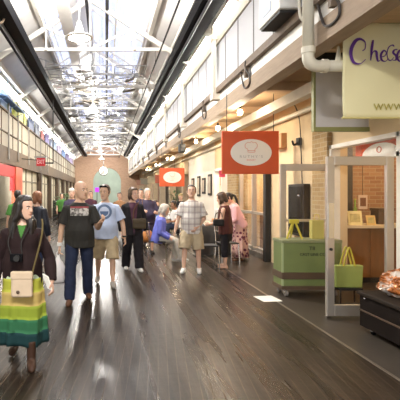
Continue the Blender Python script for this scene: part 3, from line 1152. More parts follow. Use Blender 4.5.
# white unit mounted on the wall
t = thing('wall_unit', 'white ventilation unit mounted high on the right wall', 'ventilation unit', (RX, 6.1, 3.9))
MB().box(2.22, 2.49, 5.75, 6.55, 3.92, 4.9).build('casing', mat('unit_white', (.74, .72, .67), .5), t, bevel=.02)
MB().box(2.212, 2.222, 6.15, 6.4, 4.35, 4.62).build('grille', mat('grille_grey', (.16, .16, .17), .5), t)
MB().box(2.212, 2.222, 6.05, 6.35, 4.02, 4.14).build('label_plate', mat('label_blue', (.35, .42, .55), .5), t)
MB().box(2.24, 2.5, 5.8, 6.5, 3.885, 3.915).build('bracket', BLACKM, t)
tag(MB().tube(catmull([(2.36, 5.5, 4.9), (2.36, 5.5, 4.0), (2.37, 5.5, 3.75), (2.4, 5.48, 3.66), (2.44, 5.42, 3.66), (2.45, 5.38, 3.8), (2.45, 5.36, 4.2)]), .018, 8, True).build('conduit', mat('pale_conduit', (.66, .62, .52), .4)), 'pale bent conduit beside the big drain pipe', 'conduit')
# big drain pipe with its elbow
PIPE = mat('pipe_cream', (.64, .60, .48), .45, var=.06)
t = thing('drain_pipe', 'thick cream drain pipe that elbows right under the beam', 'pipe', (2.42, 5.3, 3.05))
px, py, pzz = 2.405, 5.35, wz(66, 5.35)
MB().cyl((px, py, pzz + .16), (px, py, 5.15), .066, 18).build('vertical_run', PIPE, t, smooth=True)
MB().tube(catmull([(px, py, pzz + .18), (px, py, pzz + .09), (px + .03, py, pzz + .03), (px + .09, py, pzz), (px + .18, py, pzz)], 5), .07, 18).build('elbow', PIPE, t, smooth=True)
MB().cyl((px + .17, py, pzz), (3.68, py, pzz), .066, 18).build('horizontal_run', PIPE, t, smooth=True)
MB().cyl((px, py, pzz + .15), (px, py, pzz + .22), .08, 18).build('collar', PIPE, t)
MB().cyl((px + .16, py, pzz), (px + .22, py, pzz), .08, 18).build('collar', PIPE, t)
MB().tube([(px + .36, py, pzz + .02), (px + .36, py, pzz + .12), (px + .36, py, 3.30)], [.045, .03, .012], 10).build('hanger', PIPE, t)

# ------------------------------------------------------------------ canopy over the right shops
struct(MB().box(RX + .22, 4.2, Y0, Y1, 3.52, 3.6).build('ceiling', SOFFIT))
for k in range(16):
    y = 3.4 + 2.3 * k
    tag(MB().obox(((RX + .2 + WXR) / 2, y, 3.44), ((WXR - RX - .22) / 2, 0, 0), (0, .06, 0), (0, 0, .075)).build('soffit_joist', SOFFIT), 'pale timber joist under the right canopy, %s from the front' % ORD[k], 'joist', 'joists under the right canopy')
tag(MB().box(3.2, 3.36, 6.9, 40, 3.12, 3.30).build('canopy_beam', mat('pale_steel', (.58, .54, .46), .5, var=.15)), 'pale steel beam running along under the right canopy', 'beam')
tag(MB().cyl((3.62, 4, 3.05), (3.62, 40, 3.05), .045, 10).build('water_pipe', PIPE), 'cream pipe running along the top of the right shop wall', 'pipe')
tag(MB().tube(catmull([(3.66, 10.6, 3.48), (3.62, 9.6, 3.30), (3.6, 8.8, 3.34), (3.64, 8.5, 3.0), (3.66, 8.45, 2.4), (3.665, 8.4, 1.66)]), .012, 6).build('cable', CABLE), 'black cable looping from the canopy down to the electrical panel', 'cable')
for k, (d, x) in enumerate(((9.2, 2.74), (11.5, 2.86), (14.5, 2.9), (18, 2.95), (22, 3.0), (27, 3.0), (33, 3.0))):
    t = thing('canopy_bulb', 'glowing warm bulb under the right canopy, %s from the camera' % ORD[k], 'bulb', (x, d, 3.2), 0, 'bulbs under the right canopy')
    MB().ball((x, d, 3.2), .055, .055, .065).build('glass_bulb', BULB, t, smooth=True)
    MB().cyl((x, d, 3.25), (x, d, 3.33), .025).build('socket', BLACKM, t)
    MB().cyl((x, d, 3.33), (x, d, 3.52), .006, 6).build('cord', BLACKM, t)
    ld = bpy.data.lights.new('bulb_light', 'POINT')
    ld.energy = 42
    ld.shadow_soft_size = .07
    ld.color = (1, .84, .62)
    lo = bpy.data.objects.new('bulb_light', ld)
    lo.location = (x, d, 3.12)
    COL.objects.link(lo)
# dark loudspeaker on the beam
t = thing('loudspeaker', 'small black loudspeaker on a bracket under the right beam', 'speaker', (2.5, 15.2, 3.1))
MB().box(2.42, 2.62, 14.8, 15.1, 2.88, 3.16).build('cabinet', BLACKM, t, bevel=.02)
MB().box(2.5, 2.54, 14.9, 15.0, 3.16, 3.3).build('bracket', BLACKM, t)
MB().obox((2.52, 14.79, 3.02), (.07, 0, 0), (0, .006, 0), (0, 0, .1)).build('grille', mat('grille_dark', (.05, .05, .05), .8), t)

# ------------------------------------------------------------------ right shop wall
def wallr(y0, y1, z0, z1, m=PEACH, x0=WXR, x1=WXR + .25):
    return struct(MB().box(x0, x1, y0, y1, z0, z1).build('wall_right', m))


wallr(Y0, 5.6, 0, 3.52)
wallr(5.6, 7.36, 2.32, 3.52)
wallr(7.36, 10.25, 0, 3.52)
wallr(10.25, 12.55, 2.62, 3.52)
wallr(12.55, 13.5, 0, 3.52, BRICKT, WXR - .06)
wallr(13.5, 15.3, 2.35, 3.52)
wallr(15.3, 20.2, 0, 3.52, CREAM)
wallr(20.2, 50, 2.4, 3.52)
struct(MB().box(3.62, 3.72, 7.37, 7.9, 0, 2.95).build('trim_14', BRICKT))
# black window post by the display window
tag(MB().box(3.56, 3.68, 10.05, 10.2, 0, 2.75).build('window_post', BLACKM), 'tall black post at the near edge of the shop window', 'post')
# shop window 10.25..12.55
o = struct(MB().box(WXR + .05, WXR + .062, 10.25, 12.55, .2, 2.62).build('window_%d' % wn, GLASS))
wn += 1
mb = MB()
mb.box(WXR, WXR + .1, 10.25, 12.55, .12, .2)
mb.box(WXR, WXR + .1, 10.25, 12.55, 1.02, 1.08)
mb.box(WXR, WXR + .1, 10.25, 12.55, 2.55, 2.62)
for y in (10.25, 11.35, 12.45):
    mb.box(WXR, WXR + .1, y, y + .09, .12, 2.62)
mb.build('window_frame', ALU, o)
struct(MB().box(WXR - .06, WXR + .2, 10.2, 12.6, 0, .12).build('baseboard_right', CONC))
struct(MB().box(WXR + .25, 7, 13.0, 13.1, 0, 3.5).build('wall_back', PEACH))
struct(MB().box(5.4, 5.5, 9.4, 13.0, 0, 3.5).build('wall_right', mat('ochre_shop_wall', (.62, .43, .16), .7, var=.12, scale=2)))
tag(MB().box(4.2, 4.7, 10.6, 12.3, 0, .95).build('shop_counter', WOODB), 'brown wooden counter inside the shop window', 'counter')
# doorway 13.5..15.3 with white frame and a door
o = struct(MB().box(WXR + .05, WXR + .09, 14.3, 15.2, .02, 2.3).build('door_1', GLASS))
mb = MB()
for y in (13.5, 14.25, 15.2):
    mb.box(WXR - .03, WXR + .12, y, y + .1, 0, 2.35)
mb.box(WXR - .03, WXR + .12, 13.5, 15.3, 2.27, 2.35)
mb.box(WXR, WXR + .12, 14.3, 15.2, .9, 1.0)
mb.build('door_frame', WHITE, o)
struct(MB().box(5.4, 5.5, 13.1, 16, 0, 3.5).build('wall_right', CREAM))
t = thing('notice', 'small red notice on the white shop door', 'notice', (WXR + .04, 14.5, 1.9))
MB().box(WXR + .038, WXR + .049, 14.45, 14.68, 1.78, 2.04).build('sheet', REDW, t)
t = thing('hanging_tag', 'pink red tag hanging beside the brick pillar', 'sign', (WXR - .2, 13.6, 2.3))
MB().box(3.42, 3.60, 13.6, 13.62, 2.02, 2.22).build('board', mat('pink_red', (.62, .06, .12), .5), t)
MB().cyl((3.51, 13.61, 2.22), (3.51, 13.61, 3.44), .006, 6).build('cord', BLACKM, t)
for k, (y, z, h, c) in enumerate(((15.7, 1.45, .75, (.06, .04, .03)), (16.7, 1.5, .6, (.05, .06, .05)), (17.6, 1.4, .8, (.07, .04, .03)), (18.8, 1.4, .75, (.05, .04, .04)))):
    t = thing('framed_picture', 'dark framed picture on the cream shop wall, %s from the doorway' % ORD[k], 'picture', (WXR, y, z), 0, 'dark pictures on the cream wall')
    MB().box(WXR - .04, WXR, y, y + .5, z, z + h).build('frame', BLACKM, t)
    MB().box(WXR - .046, WXR - .038, y + .07, y + .43, z + .08, z + h - .08).build('print', mat('print_%d' % k, (.40, .34, .26), .5, var=.6, scale=6), t)
# black electrical panel on the wall
t = thing('electrical_panel', 'tall black electrical panel on the wall behind the green cart', 'electrical panel', (WXR, 8.4, .7))
MB().box(3.58, 3.70, 8.15, 8.85, .75, 1.72).build('cabinet', BLACKM, t, bevel=.01)
MB().box(3.57, 3.585, 8.2, 8.8, .8, 1.67).build('door', BLACK, t)
MB().ball((3.56, 8.3, 1.5), .03).build('knob', CHROME, t)
t = thing('wood_block', 'small tan wooden block fixed high on the plaster wall', 'wood block', (WXR, 9.3, 2.5))
MB().box(3.58, 3.70, 9.2, 9.6, 2.48, 2.78).build('block', mat('tan_wood', (.42, .24, .10), .6), t, bevel=.01)
t = thing('wall_light', 'black wall light fitting on the plaster above the brick edge', 'wall light', (WXR, 8.6, 2.5))
MB().box(3.64, 3.70, 8.5, 8.62, 2.46, 2.6).build('back_plate', BLACKM, t)
MB().tube(catmull([(3.65, 8.56, 2.5), (3.55, 8.5, 2.46), (3.5, 8.45, 2.52)]), .02, 8, True).build('arm', BLACKM, t)

# ------------------------------------------------------------------ open doorway of the near shop
struct(MB().box(3.95, 7.2, 8.7, 8.85, 0, 3.4).build('wall_back', BRICKT))
struct(MB().box(3.95, 7.2, 5.2, 8.7, 3.3, 3.4).build('ceiling', PEACH))
struct(MB().box(7.2, 7.3, 5.2, 8.85, 0, 3.4).build('wall_right', BRICKR))
struct(MB().box(3.95, 7.2, 5.1, 5.2, 0, 3.4).build('wall_front', PEACH))
struct(MB().box(4.68, 5.6, 8.6, 8.7, 0, 2.8).build('trim_15', BRICKR))
tag(MB().box(4.50, 4.66, 8.5, 8.66, 0, 3.3).build('inner_post', mat('dark_post', (.05, .04, .035), .5)), 'dark post against the brick wall inside the near shop', 'post')
o = struct(MB().box(WXR + .05, WXR + .062, 5.65, 7.3, 2.08, 2.28).build('window_%d' % wn, GLASS))
wn += 1
mb = MB()
mb.box(WXR - .05, WXR + .1, 5.6, 7.36, 2.27, 2.33)
mb.box(WXR - .05, WXR + .1, 5.6, 7.36, 2.02, 2.08)
for y in (5.58, 7.3):
    mb.box(WXR - .05, WXR + .1, y, y + .08, 0, 2.33)
mb.build('window_frame', mat('frame_white', (.78, .74, .66), .4), o)
# reflection of the hung red sign in the transom glass, built as a board
t = thing('transom_reflection', 'orange red board with cream oval imitating a sign reflection in the window strip above the door', 'sign', (WXR + .1, 6.3, 2.04))
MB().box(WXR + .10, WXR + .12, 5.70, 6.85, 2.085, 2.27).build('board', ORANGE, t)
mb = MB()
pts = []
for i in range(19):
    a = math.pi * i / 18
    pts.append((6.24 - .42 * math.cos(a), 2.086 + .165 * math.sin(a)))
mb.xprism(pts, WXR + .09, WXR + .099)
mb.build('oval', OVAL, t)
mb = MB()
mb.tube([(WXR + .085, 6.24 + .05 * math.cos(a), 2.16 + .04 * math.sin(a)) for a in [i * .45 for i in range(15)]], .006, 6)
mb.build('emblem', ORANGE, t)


def glass_door(name, label, x0, x1, d, ztop, lockside=1):
    t = thing(name, label, 'door', (x0, d, 0))
    w = .095
    MB().box(x0, x0 + w, d - .025, d + .025, .03, ztop).build('stile', ALU, t, bevel=.006)
    MB().box(x1 - w, x1, d - .025, d + .025, .03, ztop).build('stile', ALU, t, bevel=.006)
    MB().box(x0 + w, x1 - w, d - .025, d + .025, ztop - .11, ztop).build('top_rail', ALU, t, bevel=.006)
    MB().box(x0 + w, x1 - w, d - .025, d + .025, .03, .17).build('bottom_rail', ALU, t, bevel=.006)
    MB().box(x0 + w, x1 - w, d - .006, d + .006, .17, ztop - .11).build('glass_pane', GLASS, t)
    return t


t = glass_door('glass_door', 'open aluminium framed glass door nearest the camera', wx(326, 5.6), wx(393, 5.6), 5.6, wz(156.5, 5.6))
MB().cyl((wx(329.5, 5.6), 5.57, wz(249, 5.6)), (wx(329.5, 5.6), 5.55, wz(249, 5.6)), .018).build('lock', BLACKM, t)
MB().box(wx(327.5, 5.6), wx(333, 5.6), 5.565, 5.575, wz(238, 5.6), wz(203, 5.6)).build('push_plate', CHROME, t)
MB().box(wx(326, 5.6), wx(330, 5.6), 5.58, 5.62, .004, .03).build('floor_bolt', CHROME, t)
t = glass_door('glass_door', 'open aluminium framed glass door behind the green cart', wx(280, 7.3), wx(325, 7.3) + .1, 7.3, wz(164, 7.3))
MB().box(wx(284, 7.3), wx(325, 7.3), 7.25, 7.275, wz(221.5, 7.3), wz(219, 7.3)).build('push_bar', ALU, t)
# shelf counter inside the shop with a brown panelled front
dd = 7.75
t = thing('counter', 'brown panelled shop counter with pale shelf top behind the glass door', 'counter', (4.2, dd, 0))
zt = wz(225, dd)
MB().box(WXR + .28, 6.2, dd, dd + .5, .1, zt - .05).build('front_panel', WOODB, t)
MB().box(WXR + .26, 6.2, dd - .08, dd + .55, zt - .05, zt).build('shelf_top', mat('pale_shelf', (.62, .52, .36), .4), t)
MB().box(WXR + .3, 6.2, dd + .04, dd + .5, 0, .1).build('plinth', BLACKM, t)
mb = MB()
for x in (4.55, 5.1, 5.65):
    mb.box(x, x + .03, dd - .015, dd, .12, zt - .06)
mb.build('moulding', WOODB, t)


def card(label, x0, x1, y0, y1, d, m, name='card', pic=None):
    t = thing(name, label, 'card', (wx((x0 + x1) / 2, d), d, wz(y1, d)))
    z0, z1 = wz(y1, d), wz(y0, d)
    xa, xb = wx(x0, d), wx(x1, d)
    MB().obox(((xa + xb) / 2, d + .02, (z0 + z1) / 2), ((xb - xa) / 2, 0, 0), (0, .006, 0), (0, .02, (z1 - z0) / 2)).build('sheet', m, t)
    if pic:
        MB().obox(((xa + xb) / 2, d + .012, (z0 + z1) / 2), ((xb - xa) * .34, 0, 0), (0, .004, 0), (0, .013, (z1 - z0) * .30)).build('picture', pic, t)
    return t


CARDC = mat('card_cream', (.72, .66, .36), .6)
INK = mat('card_ink', (.45, .40, .18), .6, var=.7, scale=14)
card('large cream greeting card standing on the pale shop shelf', 348.5, 362.5, 211, 225, dd, CARDC, 'greeting_card', INK)
card('small tan card standing right of the large cream card', 367, 376, 215.5, 225, dd, mat('card_tan', (.62, .45, .18), .6), 'greeting_card', INK)
card('white and black print standing left on the pale shop shelf', 340, 346, 208, 225, dd + .15, mat('card_white', (.74, .72, .68), .6), 'photo_print', BLACKM)
dz = 8.3
t = thing('framed_picture', 'small framed picture hung on the brick above the shop shelf', 'picture', (wx(363, dz), dz, wz(209, dz)))
xa, xb, za, zb = wx(358.5, dz), wx(367.5, dz), wz(209, dz), wz(195, dz)
MB().box(xa, xb, dz, dz + .03, za, zb).build('frame', mat('pinkish_frame', (.60, .50, .44), .5), t)
MB().box(xa + .03, xb - .03, dz - .006, dz, za + .05, zb - .05).build('print', mat('brown_print', (.16, .07, .04), .5, var=.5, scale=12), t)
MB().cyl(((xa + xb) / 2, dz + .015, zb), ((xa + xb) / 2, dz + .015, 3.3), .004, 6).build('cord', BLACKM, t)
t = thing('green_bottle', 'slim green bottle standing behind the large cream card', 'bottle', (wx(355, dd + .3), dd + .3, zt))
MB().lathe((wx(355, dd + .3), dd + .3, zt), [(.001, 0), (.04, .0), (.042, .2), (.03, .27), (.015, .32), (.015, .42), (.001, .42)]).build('body', mat('green_glass', (.16, .26, .03), .2), t, smooth=True)
MB().cyl((wx(355, dd + .3), dd + .3, zt + .42), (wx(355, dd + .3), dd + .3, zt + .45), .018).build('cap', OLTXT, t)
t = thing('storage_box', 'dark box on the right of the pale shop shelf', 'box', (wx(384, dd + .25), dd + .25, zt))
MB().box(wx(377, dd + .2), wx(392, dd + .2), dd + .15, dd + .4, zt, zt + .24).build('body', BROWNB, t, bevel=.01)
MB().box(wx(376.6, dd + .2), wx(392.4, dd + .2), dd + .14, dd + .41, zt + .24, zt + .28).build('lid', BROWNB, t)

# ------------------------------------------------------------------ hung signs
d = 5.2
t = thing('banner', 'pale yellow banner with purple script hung at the top right', 'banner', (wx(343, d), d, wz(118, d)))
x0, x1, z0, z1 = wx(343, d), 3.66, wz(117, d), wz(23, d)
mb = MB()
NX, NZ = 24, 18
grid = []
for j in range(NZ + 1):
    row = []
    for i in range(NX + 1):
        u, v = i / NX, j / NZ
        sag = .012 * math.sin(u * 3.14) * (1 - v)
        row.append(mb.bm.verts.new((x0 + (x1 - x0) * u, d + .010 * math.sin(u * 5 + v * 3) + .006 * math.sin(v * 6 - u * 9), z0 + (z1 - z0) * v - sag)))
    grid.append(row)
for j in range(NZ):
    for i in range(NX):
        mb._f([grid[j][i], grid[j][i + 1], grid[j + 1][i + 1], grid[j + 1][i]])
o = mb.build('cloth', BANNER, t, smooth=True)
sd = o.modifiers.new('thick', 'SOLIDIFY')
sd.thickness = .006
MB().cyl((x0 - .01, d, z1), (x1, d, z1), .012, 8).build('top_rod', OLIVE, t)
MB().cyl((x0 - .01, d, z0 - .01), (x1, d, z0 - .01), .012, 8).build('bottom_rod', mat('yellow_hem', (.62, .54, .22), .6), t)
mb = MB()
for x in (x0 + .1, 3.4):
    mb.cyl((x, d, z1), (x, d, 3.6), .006, 6)
mb.build('hanging_cord', BLACKM, t)


def script(strokes, par):
    mb = MB()
    for st, w0, w1 in strokes:
        P = catmull([V((wx(300 + x / 4, d), 0, wz(y / 4, d))) for x, y in st], 8)
        n = len(P)
        L_, R_ = [], []
        for i, p in enumerate(P):
            tg = (P[min(i + 1, n - 1)] - P[max(i - 1, 0)]).normalized()
            nn = V((-tg.z, 0, tg.x))
            w = (w0 + (w1 - w0) * (.5 + .5 * (-tg.z))) * (.45 + .55 * math.sin(math.pi * min(1, (i + 1) / n + .05)))
            L_.append(p + nn * w)
            R_.append(p - nn * w)
        for y in (d - .026, d - .021):
            pass
        fv = [[mb.bm.verts.new((q.x, d - .026, q.z)) for q in s_] for s_ in (L_, R_)]
        bv = [[mb.bm.verts.new((q.x, d - .020, q.z)) for q in s_] for s_ in (L_, R_)]
        for i in range(n - 1):
            mb._f([fv[0][i], fv[0][i + 1], fv[1][i + 1], fv[1][i]])
            mb._f([bv[0][i], bv[1][i], bv[1][i + 1], bv[0][i + 1]])
            mb._f([fv[0][i], bv[0][i], bv[0][i + 1], fv[0][i + 1]])
            mb._f([fv[1][i], fv[1][i + 1], bv[1][i + 1], bv[1][i]])
    return mb.build('script_lettering', PURPLE, par)


script([([(246, 206), (256, 196), (256, 172), (238, 159), (218, 166), (202, 195), (200, 226), (212, 252), (236, 257), (258, 240)], .006, .021),
        ([(288, 163), (283, 195), (278, 244)], .006, .013),
        ([(278, 232), (290, 208), (301, 210), (303, 230), (308, 247), (320, 240)], .005, .012),
        ([(316, 232), (334, 226), (340, 212), (330, 205), (319, 222), (323, 243), (338, 247), (350, 234)], .005, .012),
        ([(346, 240), (343, 215), (350, 192), (364, 183), (372, 188)], .005, .012),
        ([(346, 240), (358, 244), (370, 232)], .005, .008),
        ([(384, 200), (372, 203), (368, 214), (379, 226), (378, 242), (364, 243)], .005, .012),
        ([(384, 232), (400, 226), (404, 210), (394, 204), (384, 222), (388, 243), (402, 247), (416, 234)], .005, .012),
        ([(452, 210), (436, 205), (424, 226), (432, 246), (448, 232), (453, 208), (451, 236), (460, 246), (474, 236)], .005, .012)], t)
text('web_lettering', 'WWW.C', .105, (wx(372.5, d), d - .024, wz(107.5, d)), OLTXT, t, align='LEFT', spacing=1.12, sx=1.0)

d = 6.3
t = thing('board_sign', 'blank grey board sign with olive frame behind the yellow banner', 'sign', (wx(313, d), d, wz(131, d)))
x0, x1, z0, z1 = wx(313, d), 3.68, wz(131.5, d), 3.36
MB().box(x0 + .02, x1, d, d + .03, z0 + .05, z1).build('panel', GREYP, t)
mb = MB()
mb.box(x0, x1, d - .02, d + .05, z0, z0 + .06)
mb.box(x0, x0 + .03, d - .02, d + .05, z0 + .06, z1)
mb.build('frame', OLIVE, t)
MB().box(x0 + .05, x1, d - .01, d + .04, z1, 3.52).build('hanger', BLACKM, t)


def red_sign(label, x0p, x1p, y0p, y1p, d):
    t = thing('hanging_sign', label, 'sign', (wx(x0p, d), d, wz(y1p, d)))
    x0, x1, z0, z1 = wx(x0p, d), wx(x1p, d), wz(y1p, d), wz(y0p, d)
    MB().box(x0, x1, d, d + .05, z0, z1).build('board', ORANGE, t, bevel=.008)
    cx, cz, a, b = (x0 + x1) / 2 + .01 * (x1 - x0), (z0 + z1) / 2, (x1 - x0) * .36, (z1 - z0) * .31
    mb = MB()
    mb.prism([(cx + a * math.cos(q), cz + b * math.sin(q)) for q in [i * math.pi / 24 for i in range(48)]], d - .008, d + .001)
    mb.build('oval', OVAL, t)
    s = b / .22
    mb = MB()
    cap = [(-.055, -.05), (-.06, .0), (-.095, .02), (-.10, .075), (-.06, .11), (-.02, .105), (.0, .125), (.03, .105), (.07, .11), (.10, .07), (.09, .02), (.06, .0), (.055, -.05), (-.055, -.05)]
    mb.tube(catmull([(cx + x * s, d - .012, cz + (z + .055) * s) for x, z in cap], 4), .0042 * s, 6)
    mb.tube([(cx - .06 * s, d - .012, cz + .03 * s), (cx + .06 * s, d - .012, cz + .03 * s)], .005 * s, 6)
    mb.build('emblem', mat('emblem_orange', (.72, .30, .20), .5), t)
    text('lettering', "RUTHY'S", .062 * s, (cx, d - .010, cz - .07 * s), GREYTXT, t, spacing=1.5, sx=1.15)
    text('small_lettering', 'BAKERY', .038 * s, (cx, d - .010, cz - .125 * s), mat('emblem_orange', (.72, .30, .20)), t, spacing=1.1)
    mb = MB()
    for x in (x0 + .1, x1 - .1):
        mb.cyl((x, d + .025, z1), (x, d + .025, 3.52), .008, 6)
    mb.build('hanging_rod', BLACKM, t)


red_sign('large orange red hanging sign with cream oval, the nearer one', 222, 279, 131, 174, 8.9)
red_sign('smaller looking orange red hanging sign with cream oval, the farther one', 159.5, 184.5, 168, 186.5, 20)

# ------------------------------------------------------------------ far right shops
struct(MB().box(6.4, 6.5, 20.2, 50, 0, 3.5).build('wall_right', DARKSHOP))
struct(MB().box(WXR, 6.5, 20.1, 20.2, 0, 3.5).build('wall_back', CREAM))
for k, d in enumerate((21.5, 26, 30.5, 35, 39.5, 44, 48.5)):
    t = thing('shop_pier', 'pale pier between the far right shops, %s from the camera' % ORD[k], 'pier', (WXR, d, 0), 0, 'piers of the far right shops')
    MB().box(WXR - .05, WXR + .3, d - .25, d + .25, 0, 2.4).build('shaft', mat('stone_pier', (.33, .26, .17), .8, var=.3), t)
    MB().box(WXR - .09, WXR + .34, d - .3, d + .3, 0, .18).build('base', CONC, t)
for k, (x, d, z, m) in enumerate(((3.5, 23, 2.2, (.45, .32, .2)), (3.3, 27, 2.1, (.42, .1, .06)), (3.3, 32, 2.2, (.35, .30, .2)), (3.2, 37, 2.2, (.22, .2, .15)), (3.2, 42, 2.2, (.3, .15, .1)))):
    t = thing('hanging_board', 'small hanging board in front of the far right shops, %s from the camera' % ORD[k], 'sign', (x, d, z), 0, 'hanging boards of the far right shops')
    MB().box(x - .35, x + .35, d, d + .04, z, z + .5).build('board', mat('far_board_%d' % k, m, .5, var=.3), t)
    MB().cyl((x, d + .02, z + .5), (x, d + .02, 3.52), .01, 6).build('rod', BLACKM, t)

# ------------------------------------------------------------------ end of the hall: brick wall with arch
ax, aw, asp = .12, 1.55, 2.7
mb = MB()
outer = [(-4.6, 0), (-4.6, 4.8), (-2.6, 5.9), (XC, 6.4), (1.6, 5.9), (3.9, 4.8), (3.9, 0)]
arch = [(ax + aw, 0)] + [(ax + aw * math.cos(math.pi * i / 20), asp + aw * math.sin(math.pi * i / 20)) for i in range(21)] + [(ax - aw, 0)]
# left and right haunches as strips
TOPZ = 7.25
pl = [(-6.4, 0), (ax - aw, 0)] + list(reversed([(ax + aw * math.cos(math.pi * i / 20), asp + aw * math.sin(math.pi * i / 20)) for i in range(10, 21)])) + [(ax, TOPZ), (-6.4, TOPZ)]
pr = [(6.5, 0), (6.5, TOPZ), (ax, TOPZ)] + [(ax + aw * math.cos(math.pi * i / 20), asp + aw * math.sin(math.pi * i / 20)) for i in range(10, -1, -1)] + [(ax + aw, 0)]
mb.prism(pl, 50, 50.4)
mb.prism(pr, 50, 50.4)
struct(mb.build('wall_back', brick('end_brick', (.48, .30, .19), (.40, .24, .15), (.52, .42, .33), 1)))
struct(MB().box(-6, 6, 57, 57.1, 0, 6).build('wall_back', mat('pale_green_wall', (.42, .50, .38), .7, var=.3, scale=1)))
t = thing('wall_clock', 'round white clock hung in front of the brick arch', 'clock', (wx(103.5, 46), 46, 3.3))
cx, cz = wx(103.5, 46), wz(171, 46)
mb = MB()
mb.tube([(cx, 46.02, cz), (cx, 46.14, cz)], .48, 28)
mb.build('case', BLACKM, t)
MB().tube([(cx, 46.0, cz), (cx, 46.03, cz)], .43, 28).build('dial', OVAL, t)
MB().bar((cx, 45.98, cz), (cx + .08, 45.98, cz + .22), .05).build('hour_hand', BLACKM, t)
MB().bar((cx, 45.97, cz), (cx - .26, 45.97, cz - .18), .04).build('minute_hand', BLACKM, t)
MB().cyl((cx, 46.08, cz + .48), (cx, 46.08, 5.58), .03, 8).build('hanging_rod', BLACKM, t)
t = thing('purple_sign', 'small glowing purple sign beyond the arch', 'sign', (wx(97, 54), 54, 1.6))
MB().box(wx(95, 54), wx(99, 54), 54, 54.1, wz(192, 54), wz(187.5, 54)).build('panel', mat('purple_glow', (.30, .02, .55), .5, emit=1.2), t)
MB().box(wx(96.7, 54), wx(97.3, 54), 54, 54.1, 0, wz(192, 54)).build('post', BLACKM, t)

# ------------------------------------------------------------------ green cart with what stands on it
xa, xb, ya, yb = 2.64, 3.52, 6.73, 7.10
zl, zh = .13, wz(243, 6.73)
t = thing('crate_cart', 'green painted wheeled crate with brown band and stencilled lettering', 'cart', ((xa + xb) / 2, 6.9, 0))
MB().box(xa, xb, ya, yb, zl, zh).build('box', GREENC, t, bevel=.008)
MB().box(xa - .012, xb + .012, ya - .012, yb + .012, zh, zh + .045).build('lid', mat('green_lid', (.20, .22, .11), .5, var=.1), t, bevel=.006)
MB().box(xa - .012, xb + .012, ya - .014, yb + .012, wz(279, 6.73), wz(272.5, 6.73)).build('band', BROWNB, t)
MB().box(xa - .012, xb + .012, ya - .012, yb + .012, zl - .02, zl + .035).build('bottom_trim', BROWNB, t)
mb = MB()
for x in (xa, xb):
    mb.box(x - .008, x + .018 if x == xa else x + .008, ya - .006, ya + .02, zl + .03, zh)
mb.build('corner_trim', mat('green_edge', (.30, .36, .18), .5), t)
text('stencil', 'T8', .075, ((wx(313, 6.7), ya - .002, wz(248.5, 6.73))), STENCIL, t, sx=1.1)
text('stencil', 'CAST LINE CO.', .062, ((wx(314, 6.7), ya - .002, wz(254.6, 6.73))), STENCIL, t, sx=.95)
for x in (xa + .07, xb - .07):
    for y in (ya + .05, yb - .05):
        w = MB().tube([(x - .02, y, .05), (x + .02, y, .05)], .048, 16).build('wheel', mat('wheel_grey', (.20, .18, .16), .5), t)
        MB().box(x - .03, x + .03, y - .02, y + .02, .05, .115).build('caster_fork', CHROME, w)


def tote(label, cx_, y, z0, w, h, hh, m, mh):
    t = thing('tote_bag', label, 'bag', (cx_, y, z0))
    mb = MB()
    mb.prism([(cx_ - w * .46, z0), (cx_ + w * .46, z0), (cx_ + w * .5, z0 + h), (cx_ - w * .5, z0 + h)], y - .05, y + .05)
    mb.build('body', m, t, bevel=.012)
    for yy in (y - .045, y + .045):
        mb = MB()
        mb.tube(catmull([(cx_ - w * .2, yy, z0 + h - .01), (cx_ - w * .1, yy, z0 + h + hh * .6), (cx_, yy, z0 + h + hh), (cx_ + w * .1, yy, z0 + h + hh * .6), (cx_ + w * .2, yy, z0 + h - .01)], 5), .013, 8)
        mb.build('handle', mh, t)


LIME = mat('lime_felt', (.30, .36, .09), .8, var=.1)
YG = mat('yellow_strap', (.50, .42, .04), .7, var=.1)
tote('light green tote bag with tall handles hanging low behind the glass door', wx(347.5, 6.35), 6.35, wz(287, 6.35), .40, wz(265, 6.35) - wz(287, 6.35), .25, LIME, YG)
t = thing('bag_stand', 'low dark display stand carrying the light green tote bag', 'stand', (wx(347.5, 6.35), 6.35, 0))
xc_ = wx(347.5, 6.35)
MB().box(xc_ - .16, xc_ + .16, 6.25, 6.45, wz(287, 6.35) - .03, wz(287, 6.35) - .001).build('top', BLACKM, t)
for x in (xc_ - .14, xc_ + .14):
    for y in (6.27, 6.43):
        MB().cyl((x, y, 0), (x, y, wz(287, 6.35) - .03), .01, 8).build('leg', BLACKM, t)
# easel shaped yellow handles and a pale bag on the lid
zl2 = zh + .046
t = thing('yellow_easel', 'small yellow A shaped easel standing on the green crate', 'easel', (wx(294, 6.9), 6.9, zl2))
ex = wx(294.5, 6.9)
for s_ in (-1, 1):
    MB().tube([(ex + s_ * .115, 6.9, zl2), (ex + s_ * .02, 6.92, wz(222, 6.9))], .016, 8).build('leg', YG, t)
MB().tube([(ex, 7.05, zl2), (ex, 6.93, wz(222, 6.9))], .012, 8).build('rear_leg', YG, t)
MB().box(ex - .07, ex + .07, 6.90, 6.94, wz(223.5, 6.9), wz(219.5, 6.9)).build('top_block', YG, t)
t = thing('gift_bag', 'plain yellow green paper bag standing on the green crate', 'bag', (wx(317, 6.95), 6.95, zl2))
gx = wx(316, 6.95)
MB().box(gx - .09, gx + .09, 6.88, 6.98, zl2, wz(220, 6.95)).build('body', mat('yellow_green_paper', (.44, .38, .10), .7), t, bevel=.004)
MB().tube(catmull([(gx - .04, 6.93, wz(220, 6.95)), (gx - .03, 6.93, wz(215, 6.95)), (gx + .03, 6.93, wz(215, 6.95)), (gx + .04, 6.93, wz(220, 6.95))]), .004, 6).build('handle', YG, t)

